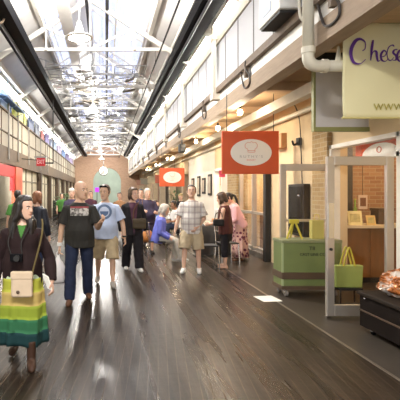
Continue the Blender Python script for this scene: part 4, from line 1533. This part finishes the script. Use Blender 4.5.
# ------------------------------------------------------------------ dark platform cart with foil bundle
t = thing('platform_cart', 'low dark wooden platform on casters at the right edge', 'platform', (3.2, 4.3, 0))
bx0, bx1, by0, by1, bz0, bz1 = 2.87, 3.58, 3.3, 5.12, .06, .45
MB().box(bx0 + .01, bx1, by0, by1 - .01, bz0, bz1 - .04).build('body', DARKB, t, bevel=.006)
MB().box(bx0 - .015, bx1 + .01, by0, by1 + .015, bz1 - .04, bz1).build('top', mat('dark_top', (.024, .017, .012), .65, var=.3, spec=.12), t, bevel=.008)
MB().box(bx0 - .004, bx0 + .011, by0 + .02, by1 - .03, .235, .25).build('seam_strip', BROWNB, t)
MB().ball((bx0 - .008, by1 - .14, .39), .012).build('stud', CHROME, t)
for y in (3.5, 4.95):
    for x in (bx0 + .07, bx1 - .07):
        w = MB().tube([(x - .015, y, .032), (x + .015, y, .032)], .031, 14).build('caster', BLACK, t)
        MB().box(x - .022, x + .022, y - .016, y + .016, .035, .062).build('caster_fork', CHROME, w)
# wrapped bundle
mb = MB()
bm = mb.bm
bmesh.ops.create_icosphere(bm, subdivisions=5, radius=1)
for v in bm.verts:
    n_ = v.co.normalized()
    q = n_ * 2.1
    r_ = 1 + .16 * noise.noise(q) + .14 * abs(noise.noise(q * 2.4)) + .10 * abs(noise.noise(q * 5.3 + V((3, 1, 0))))
    v.co = V((n_.x * .31 * r_, n_.y * .24 * r_, max(n_.z * .165 * r_, -.13)))
bmesh.ops.translate(bm, verts=bm.verts, vec=(3.29, 4.82, bz1 + .132))
m = bpy.data.materials.new('crumpled_foil')
m.use_nodes = True
nt = m.node_tree
b = nt.nodes['Principled BSDF']
b.inputs['Roughness'].default_value = .22
b.inputs['Metallic'].default_value = .35
tc = nt.nodes.new('ShaderNodeTexCoord')
nz = nt.nodes.new('ShaderNodeTexNoise')
nz.inputs['Scale'].default_value = 9
nz.inputs['Detail'].default_value = 6
nt.links.new(tc.outputs['Object'], nz.inputs['Vector'])
cr = nt.nodes.new('ShaderNodeValToRGB')
e = cr.color_ramp.elements
e[0].position, e[0].color = .38, (.24, .07, .02, 1)
e[1].position, e[1].color = .62, (.78, .72, .66, 1)
e.new(.47).color = (.55, .19, .05, 1)
e.new(.53).color = (.62, .45, .34, 1)
nt.links.new(nz.outputs['Fac'], cr.inputs[0])
nt.links.new(cr.outputs[0], b.inputs['Base Color'])
tag(mb.build('wrapped_bundle', m, loc=(3.29, 4.82, bz1)), 'crumpled shiny orange and white wrapped bundle on the dark platform', 'bundle')
tag(MB().obox((2.37, 6.60, .006), (.14, .02, 0), (-.02, .17, 0), (0, 0, .002)).build('paper_sheet', mat('paper_white', (.80, .78, .70), .6)), 'white paper sheet lying on the floor left of the green crate', 'paper')
# ------------------------------------------------------------------ furniture among the people
def chair_parts(t):
    mb = MB()
    mb.box(-.19, .19, -.19, .19, .455, .485)
    mb.build('seat', BLACKM, t, local=True, bevel=.01)
    for sx in (-1, 1):
        MB().tube([(sx * .18, -.18, .46), (sx * .20, -.20, .0)], .011, 8).build('leg', CHROME, t, local=True)
        MB().tube([(sx * .18, .20, .0), (sx * .175, .18, .47), (sx * .165, .22, .88)], .011, 8).build('leg', CHROME, t, local=True)
    mb = MB()
    mb.tube(catmull([(-.165, .218, .72), (0, .245, .73), (.165, .218, .72)]), .009, 8)
    mb.tube(catmull([(-.165, .22, .87), (0, .25, .885), (.165, .22, .87)]), .011, 8)
    for x in (-.08, 0, .08):
        mb.tube([(x, .235, .73), (x, .24, .88)], .006, 6)
    mb.build('backrest', CHROME, t, local=True)


def at(x, y):           # floor point under a pixel
    d = EYE * F / (y - CY)
    return wx(x, d), d


ch0 = thing('cafe_chair', 'thin metal chair carrying the seated woman in the blue cardigan', 'chair', (1.16, 10.1, 0), R(80), 'thin metal cafe chairs')
chair_parts(ch0)
dup(ch0, (2.1, 9.3, 0), R(90), 'empty thin metal chair right beside the man in the plaid shirt')
dup(ch0, (2.62, 9.75, 0), R(100), 'thin metal chair behind the two women at the black clothed table')
dup(ch0, (2.18, 13.9, 0), R(-90), 'thin metal chair carrying the seated person in white')
dup(ch0, (1.52, 14.6, 0), R(60), 'thin metal chair carrying the far seated person in light blue')
# stall table with black cloth
t = thing('stall_table', 'table under a black draped cloth beside the plaid shirted man', 'table', (2.75, 11.2, 0))
MB().box(2.3, 3.35, 10.85, 11.55, .70, .74).build('tabletop', CREAM, t)
mb = MB()
n = 90
per = []
rings = []
for z, out in ((.752, .0), (.735, .02), (.5, .03), (.25, .045), (.06, .055)):
    ring = []
    for i in range(n):
        u = i / n * 4
        s_ = int(u)
        f = u - s_
        c = [(2.3, 10.85), (3.35, 10.85), (3.35, 11.55), (2.3, 11.55)]
        p, q = c[s_], c[(s_ + 1) % 4]
        x, y = p[0] + (q[0] - p[0]) * f, p[1] + (q[1] - p[1]) * f
        cx_, cy_ = x - 2.825, y - 11.2
        L_ = math.hypot(cx_, cy_)
        w = out * (1 + (.55 * math.sin(i * 1.05) if z < .7 else 0))
        ring.append(mb.bm.verts.new((x + cx_ / L_ * w, y + cy_ / L_ * w, z)))
    rings.append(ring)
mb.skin(rings, False)
mb._f(rings[0])
tag(mb.build('tablecloth', mat('black_cloth', (.022, .020, .016), .65, var=.4, scale=5), loc=(2.825, 11.2, .06), smooth=True), 'black cloth draped over the stall table', 'tablecloth')
for k, (x, y, h, m, nm) in enumerate(((2.42, 10.98, .10, (.72, .66, .5), 'cream'), (2.62, 11.05, .16, (.62, .30, .10), 'orange'), (2.75, 10.95, .07, (.75, .73, .7), 'white'), (2.95, 11.2, .13, (.4, .3, .2), 'brown'))):
    tag(MB().box(x, x + .15, y, y + .12, .755, .755 + h).build('small_box', mat('small_box_%s' % nm, m, .5), loc=(x, y, .755), bevel=.008), 'small %s box on the black clothed stall table' % nm, 'box')
# round cafe tables in the middle distance
for k, (x, y, lab) in enumerate(((1.85, 14.3, 'round cafe table between the two far seated people'), (2.35, 17.5, 'round cafe table farther back behind the seated people'))):
    t = thing('cafe_table', lab, 'table', (x, y, 0), 0)
    MB().lathe((x, y, 0), [(.001, .72), (.34, .72), (.35, .735), (.34, .75), (.001, .75)]).build('tabletop', mat('table_grey', (.45, .44, .40), .35), t)
    MB().cyl((x, y, .03), (x, y, .72), .03).build('pedestal', CHROME, t)
    MB().lathe((x, y, 0), [(.001, 0), (.22, 0), (.22, .02), (.05, .04), (.001, .04)]).build('base', BLACKM, t)
    tag(MB().lathe((x + .1, y - .1, .751), [(.001, 0), (.03, 0), (.04, .10), (.036, .10), (.027, .01), (.001, .01)]).build('paper_cup', WHITE, loc=(x + .1, y - .1, .751)), 'white paper cup on the %s' % lab, 'cup')
leafy('potted_plant', 'dark leafy plant by the far right cafe tables', 2.9, 19.0, 0, 1.7, .42, 260, 3, (.04, .09, .03))

# ------------------------------------------------------------------ clothes
def cloth(name, c, var=.12, rough=.85, scale=14):
    return mat(name, c, rough, var=var, scale=scale, spec=.25)


def printed(name, base, kind):
    m = cloth(name, base)
    nt = m.node_tree
    N, L = nt.nodes, nt.links
    b = N['Principled BSDF']
    src = b.inputs['Base Color'].links[0].from_socket
    tc = N.new('ShaderNodeTexCoord')
    sp = N.new('ShaderNodeSeparateXYZ')
    L.new(tc.outputs['Object'], sp.inputs[0])

    def mth(op, a, b_=None):
        q = N.new('ShaderNodeMath')
        q.operation = op
        for i, v in enumerate((a, b_)):
            if v is None:
                continue
            if isinstance(v, (int, float)):
                q.inputs[i].default_value = v
            else:
                L.new(v, q.inputs[i])
        return q.outputs[0]

    def rng(v, a, b_):
        return mth('MULTIPLY', mth('GREATER_THAN', v, a), mth('LESS_THAN', v, b_))

    def over(s_, mask, colr):
        x = N.new('ShaderNodeMix')
        x.data_type = 'RGBA'
        L.new(mask, x.inputs['Factor'])
        L.new(s_, x.inputs['A'])
        if isinstance(colr, tuple):
            x.inputs['B'].default_value = (*colr, 1)
        else:
            L.new(colr, x.inputs['B'])
        return x.outputs['Result']
    X_, Y_, Z_ = sp.outputs
    front = mth('LESS_THAN', Y_, 0.0)
    if kind == 'box':
        nz = N.new('ShaderNodeTexNoise')
        nz.inputs['Scale'].default_value = 22
        L.new(tc.outputs['Object'], nz.inputs['Vector'])
        cr = N.new('ShaderNodeValToRGB')
        cr.color_ramp.elements[0].position = .42
        cr.color_ramp.elements[0].color = (.12, .11, .10, 1)
        cr.color_ramp.elements[1].position = .6
        cr.color_ramp.elements[1].color = (.52, .49, .44, 1)
        L.new(nz.outputs['Fac'], cr.inputs[0])
        mk = mth('MULTIPLY', front, mth('MULTIPLY', rng(X_, -.13, .13), rng(Z_, 1.235, 1.34)))
        src = over(src, mk, cr.outputs[0])
        mk = mth('MULTIPLY', front, mth('MULTIPLY', rng(X_, -.13, .13), rng(Z_, 1.34, 1.365)))
        src = over(src, mk, (.26, .055, .06))
    elif kind == 'ring':
        dx = mth('POWER', mth('ADD', X_, .02), 2)
        dzz = mth('POWER', mth('SUBTRACT', Z_, 1.24), 2)
        rr = mth('SQRT', mth('ADD', dx, dzz))
        src = over(src, mth('MULTIPLY', front, mth('LESS_THAN', rr, .125)), (.12, .17, .27))
        src = over(src, mth('MULTIPLY', front, mth('LESS_THAN', rr, .085)), (.52, .58, .70))
        src = over(src, mth('MULTIPLY', front, mth('MULTIPLY', mth('LESS_THAN', rr, .07), mth('LESS_THAN', Z_, 1.25))), (.10, .15, .26))
    elif kind == 'plaid':
        for ax_, per_, w_, c in ((X_, .11, .30, (.30, .26, .25)), (Z_, .11, .30, (.34, .28, .27)), (X_, .11, .08, (.14, .12, .14)), (Z_, .11, .08, (.14, .12, .14)), (X_, .055, .10, (.36, .20, .16))):
            f = mth('FRACT', mth('DIVIDE', mth('ADD', ax_, 5.0), per_))
            src = over(src, mth('MULTIPLY', mth('LESS_THAN', f, w_), .45), c)
    elif kind == 'spots':
        vo = N.new('ShaderNodeTexVoronoi')
        vo.inputs['Scale'].default_value = 13
        L.new(tc.outputs['Object'], vo.inputs['Vector'])
        src = over(src, mth('LESS_THAN', vo.outputs['Distance'], .42), (.13, .03, .055))
    L.new(src, b.inputs['Base Color'])
    return m


TEE_K = printed('charcoal_tee', (.028, .026, .022), 'box')
TEE_B = printed('light_blue_tee', (.46, .53, .68), 'ring')
PLAID = printed('plaid_cotton', (.66, .62, .57), 'plaid')
SPOT = printed('spotted_skirt', (.50, .31, .26), 'spots')
JACKET = cloth('dark_maroon_jacket', (.019, .009, .009), .3)
DENIM = cloth('dark_denim', (.017, .024, .052), .35, scale=8)
KHAKI = cloth('khaki_cotton', (.42, .33, .20), .15)
KHAKI2 = cloth('khaki_cotton_pale', (.46, .37, .24), .15)
BLK = cloth('black_wool', (.016, .014, .016), .3)
PLUM = cloth('plum_knit', (.085, .035, .055), .3)
NAVY = cloth('navy_tee', (.045, .036, .065), .3)
CARD = cloth('blue_cardigan', (.13, .15, .50), .2)
PALEP = cloth('pale_grey_cotton', (.46, .43, .37), .12)
WHT = cloth('white_cotton', (.72, .70, .66), .08)
PINK = cloth('pink_cotton', (.68, .40, .42), .1)
MARO = cloth('maroon_brown_knit', (.085, .028, .022), .3)
GRN = cloth('green_cotton', (.055, .17, .035), .2)
SHB = cloth('brown_leather', (.11, .05, .025), .3, .5)
SHW = cloth('white_leather', (.70, .69, .66), .06, .5)
SHG = cloth('grey_sneaker', (.34, .31, .27), .2)
SHK = cloth('black_leather', (.02, .017, .016), .3, .45)
TIERS = [cloth('tier_mint', (.38, .45, .31)), cloth('tier_lime', (.36, .37, .045)), cloth('tier_straw', (.42, .31, .10)), cloth('tier_lime_deep', (.23, .29, .03)), cloth('tier_green', (.028, .125, .055)), cloth('tier_teal', (.008, .035, .037))]

# 1 woman in the tiered skirt, close at the left
x, d = wx(22.5, 4.2), 4.2
W = person('woman in dark maroon jacket and tiered green and yellow skirt, close at left', x, d, 4, 1.55, legs=((14, 4, 2), (-10, 14, 2)),
           arms=((V((.42, .05, -1)), V((.12, -.45, -1))), (V((-.36, .10, -1)), V((-.05, -.18, -1)))), head=(48, 4, 0), hair=('long', HAIR_K), skin=SKIN, hs=1.04,
           top=dict(mat=JACKET, sleeve='long', hem=-.14, grow=.020, straight=.12, arm=.022, inner=GRN, vz=.36, vs=.34, name='jacket', fold=.010),
           bottom=dict(type='skirt', tiers=TIERS, z0=.90, z1=.18, flare=.245, wave=.012), shoe=(cloth('dark_brown_boot', (.050, .024, .014), .3, .5), .16), voxel=.0075)
root = W['root']
# crossbody bag and strap
bx, by, bz = wx(22, 4.02), 4.02, wz(297, 4.02)
t = thing('shoulder_bag', 'cream cloth shoulder bag on a long strap worn by the woman in the tiered skirt', 'bag', (bx, by, bz))
MB().box(bx - .095, bx + .095, by - .03, by + .03, bz, wz(272, 4.02)).build('body', cloth('cream_canvas', (.60, .47, .33), .12), t, bevel=.018)
MB().box(bx - .098, bx + .098, by - .034, by + .032, wz(279, 4.02), wz(271.5, 4.02)).build('flap', cloth('cream_canvas', (.60, .47, .33)), t, bevel=.01)
MB().ball((bx - .03, by - .034, bz + .05), .016, .006, .016).build('badge', BROWNB, t)
STRAP = cloth('olive_strap', (.12, .09, .035), .2)
strap_r = [(bx + .09, by, wz(274, 4.02)), (bx + .13, by + .02, 1.0), (bx + .165, by + .06, 1.16), (bx + .17, by + .10, 1.26), (bx + .155, by + .17, 1.315)]
MB().tube(catmull(strap_r), .009, 6).build('strap', STRAP, t)
# compact camera hung on her chest
t = thing('camera', 'small black camera hanging at the waist of the woman in the tiered skirt', 'camera', (wx(16, 4.0), 4.0, wz(262, 4.0)))
cx, cz = wx(16, 4.0), wz(258, 4.0)
MB().box(cx - .055, cx + .055, 4.0, 4.04, cz - .034, cz + .034).build('body', BLACK, t, bevel=.006)
MB().cyl((cx + .01, 4.0, cz), (cx + .01, 3.96, cz), .027, 16).build('lens', BLACKM, t)
mb = MB()
for s_ in (-1, 1):
    mb.tube(catmull([(cx + s_ * .05, 4.02, cz + .03), (cx - .02 + s_ * .06, 4.045, cz + .14), (x + s_ * .075, 4.09, 1.24), (x + s_ * .07, 4.16, 1.32)]), .005, 6)
mb.build('neck_strap', BLACKM, t)
hp = W['A'][0][2]
t = thing('folded_leaflet', 'folded white leaflet held by the woman in the tiered skirt', 'leaflet', hp)
c = hp + V((-.03, -.05, .0))
MB().obox(c, (.024, -.01, -.012), (.005, .006, .0), (-.022, 0, .065)).build('sheet', mat('paper_white', (.8, .78, .7)), t)

# 2 man in charcoal tee
x, d = wx(79.5, 6.5), 6.5
Mn = person('bald man in charcoal printed T-shirt and dark jeans carrying a plastic bag', x, d, 3, 1.74, legs=((-10, 8, 3), (15, 4, 4)),
            arms=((V((.30, -.25, -1)), V((.18, -1, .45)), V((.30, -.7, .45))), (V((-.27, .0, -1)), V((-.10, -.10, -1)))), head=(42, 2, 0), hair=('bald', HAIR_B), skin=SKIN2, width=1.08, belly=.02,
            top=dict(mat=TEE_K, hem=-.15, grow=.018, straight=.12, arm=.024, name='t_shirt', fold=.010), bottom=dict(type='trousers', mat=DENIM, grow=.012, leg=.024, fold=.010), shoe=(SHB,), voxel=.008, curls=(35, 45))
wr = Mn['A'][1][2]
o = MB().tube([wr + V((0, 0, .045)), wr + V((0, 0, -.005))], .040, 14)
o = o.build('wristband', WHT)
o.parent = Mn['root']
o.matrix_parent_inverse = Mn['root'].matrix_basis.inverted()
hp = wr + V((-.02, -.02, -.16))
mb = MB()
prof = [(.012, .02), (.03, -.03), (.075, -.09), (.11, -.17), (.12, -.26), (.115, -.33), (.085, -.375), (.02, -.385)]
rings = []
for r_, z in prof:
    ring = []
    for i in range(28):
        a = 2 * math.pi * i / 28
        q = r_ * (1 + .10 * math.sin(a * 5 + z * 20) + .06 * math.sin(a * 9 - z * 31))
        ring.append(mb.bm.verts.new((hp.x + math.cos(a) * q, hp.y + math.sin(a) * q * .6, hp.z + z)))
    rings.append(ring)
mb.skin(rings)
PLAS = mat('thin_white_plastic', (.74, .70, .68), .35, var=.10, scale=12, bump=.5, bscale=18)
t = thing('plastic_bag', 'full white plastic bag hanging from the hand of the man in charcoal tee', 'bag', (hp.x, hp.y, hp.z - .38))
mb.build('body', PLAS, t, smooth=True)
mb = MB()
for s_ in (-1, 1):
    mb.tube(catmull([hp + V((s_ * .01, 0, 0)), hp + V((s_ * .022, -.01, .05)), hp + V((0, -.012, .075)), ]), .006, 6)
mb.build('handle', PLAS, t)

# 3 man in light blue tee
x, d = wx(105.5, 7.7), 7.6
B = person('man in light blue printed T-shirt and khaki cargo shorts', x, d, 0, 1.70, legs=((12, 4, 3), (-8, 14, 4)),
           arms=((V((.42, .0, -1)), V((.14, -.15, -1))), (V((-.3, .05, -1)), V((.1, -.6, -.6)))), head=(-22, 3, 0), hair=('short', HAIR_B), skin=SKIN2, width=1.08, belly=.03,
           top=dict(mat=TEE_B, hem=-.13, grow=.020, straight=.12, arm=.026, name='t_shirt', fold=.010), bottom=dict(type='shorts', mat=KHAKI, grow=.016, leg=.028, fold=.012), shoe=(SHG,), voxel=.009)
wr = B['A'][0][2]
o = MB().tube([wr + V((0, 0, .03)), wr + V((0, 0, .005))], .040, 14).build('wristwatch', BLACKM)
o.parent = B['root']
o.matrix_parent_inverse = B['root'].matrix_basis.inverted()
Hm = B['H']
mb = MB()
for s_ in (-1, 1):
    mb.ball(Hm @ V((s_ * .034, -.074, .094)), .028, .014, .018, 12, 7)
    mb.tube([Hm @ V((s_ * .055, -.066, .092)), Hm @ V((s_ * .082, -.01, .062)), Hm @ V((s_ * .084, .03, .045))], .004, 6)
mb.tube([Hm @ V((-.012, -.084, .095)), Hm @ V((.012, -.084, .095))], .004, 6)
tag(mb.build('sunglasses', BLACK, loc=Hm @ V((0, -.05, .1))), 'dark sunglasses pushed up on the head of the man in light blue', 'sunglasses')

# 4 person in black jacket
x, d = wx(132.5, 9.05), 9.05
P4 = person('short haired woman in black jacket and wide black trousers with white shoes', x, d, 8, 1.66, legs=((12, 4, 3), (-6, 8, 3)),
            arms=((V((.30, .05, -1)), V((.15, -.45, -1))), (V((-.24, .08, -1)), V((-.02, -.2, -1)))), head=(30, 3, 0), hair=('bob', HAIR_B),
            top=dict(mat=BLK, sleeve='long', hem=-.20, grow=.030, straight=.2, arm=.030, inner=PLUM, vz=-.2, vs=.14, name='jacket', fold=.012), bottom=dict(type='trousers', mat=BLK, grow=.016, leg=.042, fold=.010), shoe=(SHW,), voxel=.009)
cx, cy, cz = wx(139, 8.95), 8.9, wz(229, 8.9)
t = thing('shoulder_bag', 'brown leather shoulder bag at the hip of the woman in black jacket', 'bag', (cx, cy, cz))
MB().box(cx - .13, cx + .13, cy - .05, cy + .05, cz, cz + .20).build('body', cloth('olive_brown_leather', (.07, .05, .025), .3, .5), t, bevel=.03)
MB().box(cx - .132, cx + .132, cy - .056, cy + .052, cz + .11, cz + .205).build('flap', cloth('olive_brown_leather', (.07, .05, .025)), t, bevel=.02)
MB().tube(catmull([(cx - .12, cy, cz + .19), (cx - .10, cy - .01, cz + .38), (wx(139, 9), cy + .05, 1.38), (wx(139.5, 9), 9.08, 1.435)]), .012, 6).build('strap', SHB, t)

# 5 man in navy tee behind
x, d = wx(147, 11.4), 11.4
P5 = person('grey haired man in dark navy T-shirt and shorts standing behind the woman in black', x, d, 5, 1.66, legs=((2, 4, 4), (0, 2, 4)),
            arms=((V((.3, -.1, -1)), V((-.3, -1, .1))), (V((-.3, -.1, -1)), V((.5, -1, .2)))), head=(6, 12, 0), hair=('short', HAIR_G), width=1.08, belly=.03,
            top=dict(mat=NAVY, hem=-.14, grow=.026, straight=.16, arm=.03, name='t_shirt'), bottom=dict(type='shorts', mat=NAVY, leg=.026), shoe=(SHK,), voxel=.011)
cx, cy, cz = wx(147.5, 11.1), 11.1, wz(242, 11.1)
t = thing('shoulder_bag', 'tan orange bag hanging in front of the man in navy', 'bag', (cx, cy, cz))
MB().lathe((cx, cy, cz), [(.001, 0), (.11, .0), (.15, .06), (.15, .16), (.10, .26), (.05, .30), (.001, .30)]).build('body', cloth('tan_leather', (.42, .17, .05), .2, .5), t, smooth=True)
MB().tube(catmull([(cx - .06, cy, cz + .28), (cx - .08, cy + .02, cz + .6), (x - .13, 11.36, 1.38)]), .012, 6).build('strap', SHB, t)

# 6 woman seated
P6 = person('grey haired woman in blue cardigan seated on a metal chair facing right', 1.16, 10.1, 78, 1.62, legs=((80, 82, 5), (84, 66, 4)), seat=.485,
            arms=((V((.18, -.25, -1)), V((-.10, -1, -.35))), (V((-.18, -.25, -1)), V((.12, -1, -.35)))), lean=12, head=(10, 6, 0), hair=('bob', HAIR_G),
            top=dict(mat=CARD, sleeve='long', hem=-.14, grow=.026, straight=.2, arm=.026, name='cardigan', fold=.010), bottom=dict(type='trousers', mat=PALEP, leg=.024), shoe=(SHW,), voxel=.010)
# 7 man in plaid
x, d = wx(191.5, 8.8), 8.8
P7 = person('man in plaid short sleeved shirt and khaki shorts standing in white sneakers', x, d, -16, 1.70, legs=((2, 2, 6), (14, 6, 5)),
            arms=((V((.26, .10, -1)), V((-.45, -.55, -.6))), (V((-.34, -.12, -1)), V((-.22, -.30, -1)))), head=(4, -8, 0), hair=('short', HAIR_K), width=1.0, belly=.015,
            top=dict(mat=PLAID, hem=-.17, grow=.026, straight=.14, arm=.030, name='shirt', fold=.012), bottom=dict(type='shorts', mat=KHAKI2, grow=.018, leg=.034, fold=.012), shoe=(SHW,), voxel=.009)
# 8 lady in maroon top
x, d = wx(225.5, 9.3), 9.3
P8 = person('woman in sleeveless maroon top and black cropped trousers seen from behind', x, d, -115, 1.56, legs=((0, 2, 3), (4, 2, 3)),
            arms=((V((.24, -.2, -1)), V((-.1, -1, -.15))), (V((-.26, -.25, -1)), V((.1, -1, -.2)))), head=(-10, 14, 0), hair=('bob', HAIR_B), width=1.08, lean=4,
            top=dict(mat=MARO, sleeve='none', hem=-.16, grow=.024, straight=.2, name='top'), bottom=dict(type='capri', mat=BLK, grow=.014, leg=.026), voxel=.009)
hp = P8['A'][0][1]
cx, cy, cz = wx(218, 9.15), 9.1, wz(226, 9.1)
t = thing('handbag', 'black handbag on the arm of the woman in maroon top', 'bag', (cx, cy, cz))
MB().box(cx - .11, cx + .11, cy - .05, cy + .05, cz, cz + .14).build('body', SHK, t, bevel=.03)
MB().tube(catmull([(cx - .08, cy, cz + .13), (cx - .05, cy, cz + .25), (cx + .05, cy, cz + .27), (cx + .08, cy, cz + .13)]), .009, 6).build('handle', SHK, t)
# 9 lady in pink
x, d = wx(240, 10.3), 10.3
P9 = person('woman in pink top and long spotted skirt bending over the stall', x, d, -100, 1.60, legs=((2, 2, 3), (2, 2, 3)),
            arms=((V((.15, -.4, -1)), V((0, -1, -.4))), (V((-.2, -.4, -1)), V((0, -1, -.4)))), lean=22, head=(0, 6, 0), hair=('pony', HAIR_K),
            top=dict(mat=PINK, sleeve='long', hem=-.13, grow=.022, straight=.2, name='blouse'),
            bottom=dict(type='skirt', tiers=[SPOT], z0=.97, z1=.09, flare=.245, wave=.0), shoe=(SHB,), voxel=.010)
# 10 dark coat woman behind the first
x, d = wx(37, 8.6), 8.6
P10 = person('auburn haired person in dark jacket seen from behind the woman in the tiered skirt', x, d, 150, 1.57, legs=((6, 6, 3), (-6, 8, 3)),
             head=(0, 4, 0), hair=('bob', HAIR_A), width=1.12, top=dict(mat=cloth('ink_jacket', (.014, .016, .024), .3, .45), sleeve='long', hem=-.16, grow=.04, straight=.2, arm=.04, name='jacket'),
             bottom=dict(type='trousers', mat=DENIM), shoe=(SHK,), voxel=.011)
# 11 dark haired person in green at the left shop
x, d = wx(17.5, 10.4), 10.4
P11 = person('dark haired person in green top by the lit red fronted shop', x, d, 200, 1.60, hair=('short', HAIR_K), top=dict(mat=GRN, hem=-.14, grow=.024, straight=.2, name='t_shirt'), bottom=dict(type='trousers', mat=BLK), shoe=(SHK,), voxel=.012)
# 12 grey capped person behind the bald man
x, d = wx(72, 12), 12
P12 = person('person in navy top and grey cap half hidden behind the bald man', x, d, 10, 1.66, head=(-10, 0, 0), hair=('cap', HAIR_G), top=dict(mat=NAVY, sleeve='long', hem=-.14, grow=.03, straight=.2, name='sweater'), bottom=dict(type='trousers', mat=DENIM), shoe=(SHK,), voxel=.012)
# 13 man between
x, d = wx(141, 13.2), 13.2
P13 = person('dark haired man in navy half hidden behind the woman in black', x, d, -10, 1.65, hair=('short', HAIR_K), top=dict(mat=NAVY, hem=-.14, grow=.024, straight=.2, name='t_shirt'), bottom=dict(type='trousers', mat=BLK), shoe=(SHK,), voxel=.012)
# 14, 15 far seated people
P14 = person('person in white shirt seated at the far cafe table', 2.2, 13.9, -70, 1.62, legs=((82, 80, 5), (84, 72, 4)), seat=.485, lean=10, hair=('short', HAIR_K), arms=((V((.18, -.5, -1)), V((-.1, -1, .1))), (V((-.18, -.5, -1)), V((.12, -1, .1)))), skin=mat('skin_brown', (.26, .13, .075), .5, var=.06),
             top=dict(mat=WHT, hem=-.13, grow=.026, straight=.2, name='shirt'), bottom=dict(type='trousers', mat=DENIM), shoe=(SHK,), voxel=.012)
P15 = person('person in light blue shirt seated at the far cafe table', 1.5, 14.6, 60, 1.62, legs=((82, 80, 5), (84, 72, 4)), seat=.485, lean=10, hair=('short', HAIR_B), arms=((V((.18, -.5, -1)), V((-.1, -1, .1))), (V((-.18, -.5, -1)), V((.12, -1, .1)))),
             top=dict(mat=cloth('sky_cotton', (.18, .28, .55)), hem=-.13, grow=.026, straight=.2, name='shirt'), bottom=dict(type='trousers', mat=BLK), shoe=(SHK,), voxel=.012)
# 16 capped person further back, 17 in green far left
x, d = wx(178, 17), 16.4
P16 = person('person in tan cap and dark top standing behind the far cafe table', x, d, 0, 1.50, hair=('cap', cloth('tan_cap', (.45, .33, .15))), top=dict(mat=BLK, hem=-.13, grow=.026, straight=.2, name='shirt'), bottom=dict(type='trousers', mat=BLK), shoe=(SHK,), voxel=.013)
x, d = wx(61.5, 20), 20
P17 = person('distant person in green top left of the bald man', x, d, 20, 1.50, hair=('short', HAIR_K), top=dict(mat=GRN, hem=-.13, grow=.026, straight=.2, name='shirt'), bottom=dict(type='trousers', mat=BLK), shoe=(SHK,), voxel=.013)
x, d = wx(90.5, 16), 16
P18 = person('distant dark haired person between the bald man and man in light blue', x, d, 0, 1.6, hair=('short', HAIR_B), top=dict(mat=PLUM, hem=-.13, grow=.026, straight=.2, name='shirt'), bottom=dict(type='trousers', mat=BLK), shoe=(SHK,), voxel=.013)
x, d = wx(119.5, 15), 15
P19 = person('distant dark haired person right of the man in light blue', x, d, 0, 1.55, hair=('short', HAIR_K), top=dict(mat=cloth('tan_coat', (.30, .16, .08)), hem=-.13, grow=.026, straight=.2, name='shirt'), bottom=dict(type='trousers', mat=BLK), shoe=(SHK,), voxel=.013)

# ------------------------------------------------------------------ light
w = bpy.data.worlds.new('World')
SC.world = w
w.use_nodes = True
bg = w.node_tree.nodes['Background']
bg.inputs[0].default_value = (.88, .91, 1., 1)
bg.inputs[1].default_value = 1.8


def lamp(kind, loc, e, col=(1, 1, 1), size=.2, rot=None, sy=None):
    ld = bpy.data.lights.new('shop_and_fill_light', kind)
    ld.energy = e
    ld.color = col
    if kind == 'AREA':
        ld.size = size
        if sy:
            ld.shape = 'RECTANGLE'
            ld.size_y = sy
    else:
        ld.shadow_soft_size = size
    o = bpy.data.objects.new('shop_and_fill_light', ld)
    o.location = loc
    if rot:
        o.rotation_euler = rot
    COL.objects.link(o)


WARM = (1, .76, .46)
lamp('POINT', (5.2, 6.9, 2.9), 80, WARM, .15)
lamp('POINT', (4.6, 11.4, 3.0), 160, WARM, .15)
lamp('POINT', (4.5, 14.6, 2.9), 120, WARM, .15)
for y in (24, 31, 39):
    lamp('POINT', (5.0, y, 2.5), 120, WARM, .2)
for y in (20.5, 29.5, 38, 46):
    lamp('POINT', (-4.8, y, 2.2), 60, (1, .88, .68), .2)
lamp('POINT', (LX - .6, 15.2, 2.4), 50, (1, .92, .88), .2)
lamp('POINT', (0, 54, 4), 110, (1, .98, .9), .3)
for y in (-8.25, .75):  # added unseen area lights for front fill, continuing the dish row spacing
    lamp('AREA', (-.6, y, 4.86), 300, (1, .95, .86), .6)
for y in (6, 14, 22, 30, 38, 46):
    lamp('POINT', (-5.2, y, 5.0), 90, (1, .98, .95), .3)

# ------------------------------------------------------------------ camera
cam = bpy.data.cameras.new('camera')
cam.sensor_width = 36
cam.lens = F / 400 * 36
cam.shift_x = (200 - CX) / 400
cam.shift_y = (CY - 200) / 400
cam.clip_end = 200
co = bpy.data.objects.new('camera', cam)
co.location = (0, 0, EYE)
co.rotation_euler = (R(90), 0, 0)
COL.objects.link(co)
SC.camera = co
vs = SC.view_settings
vs.view_transform = 'Standard'
vs.look = 'None'
vs.gamma = 1
vs.use_curve_mapping = False
vs.exposure = .42
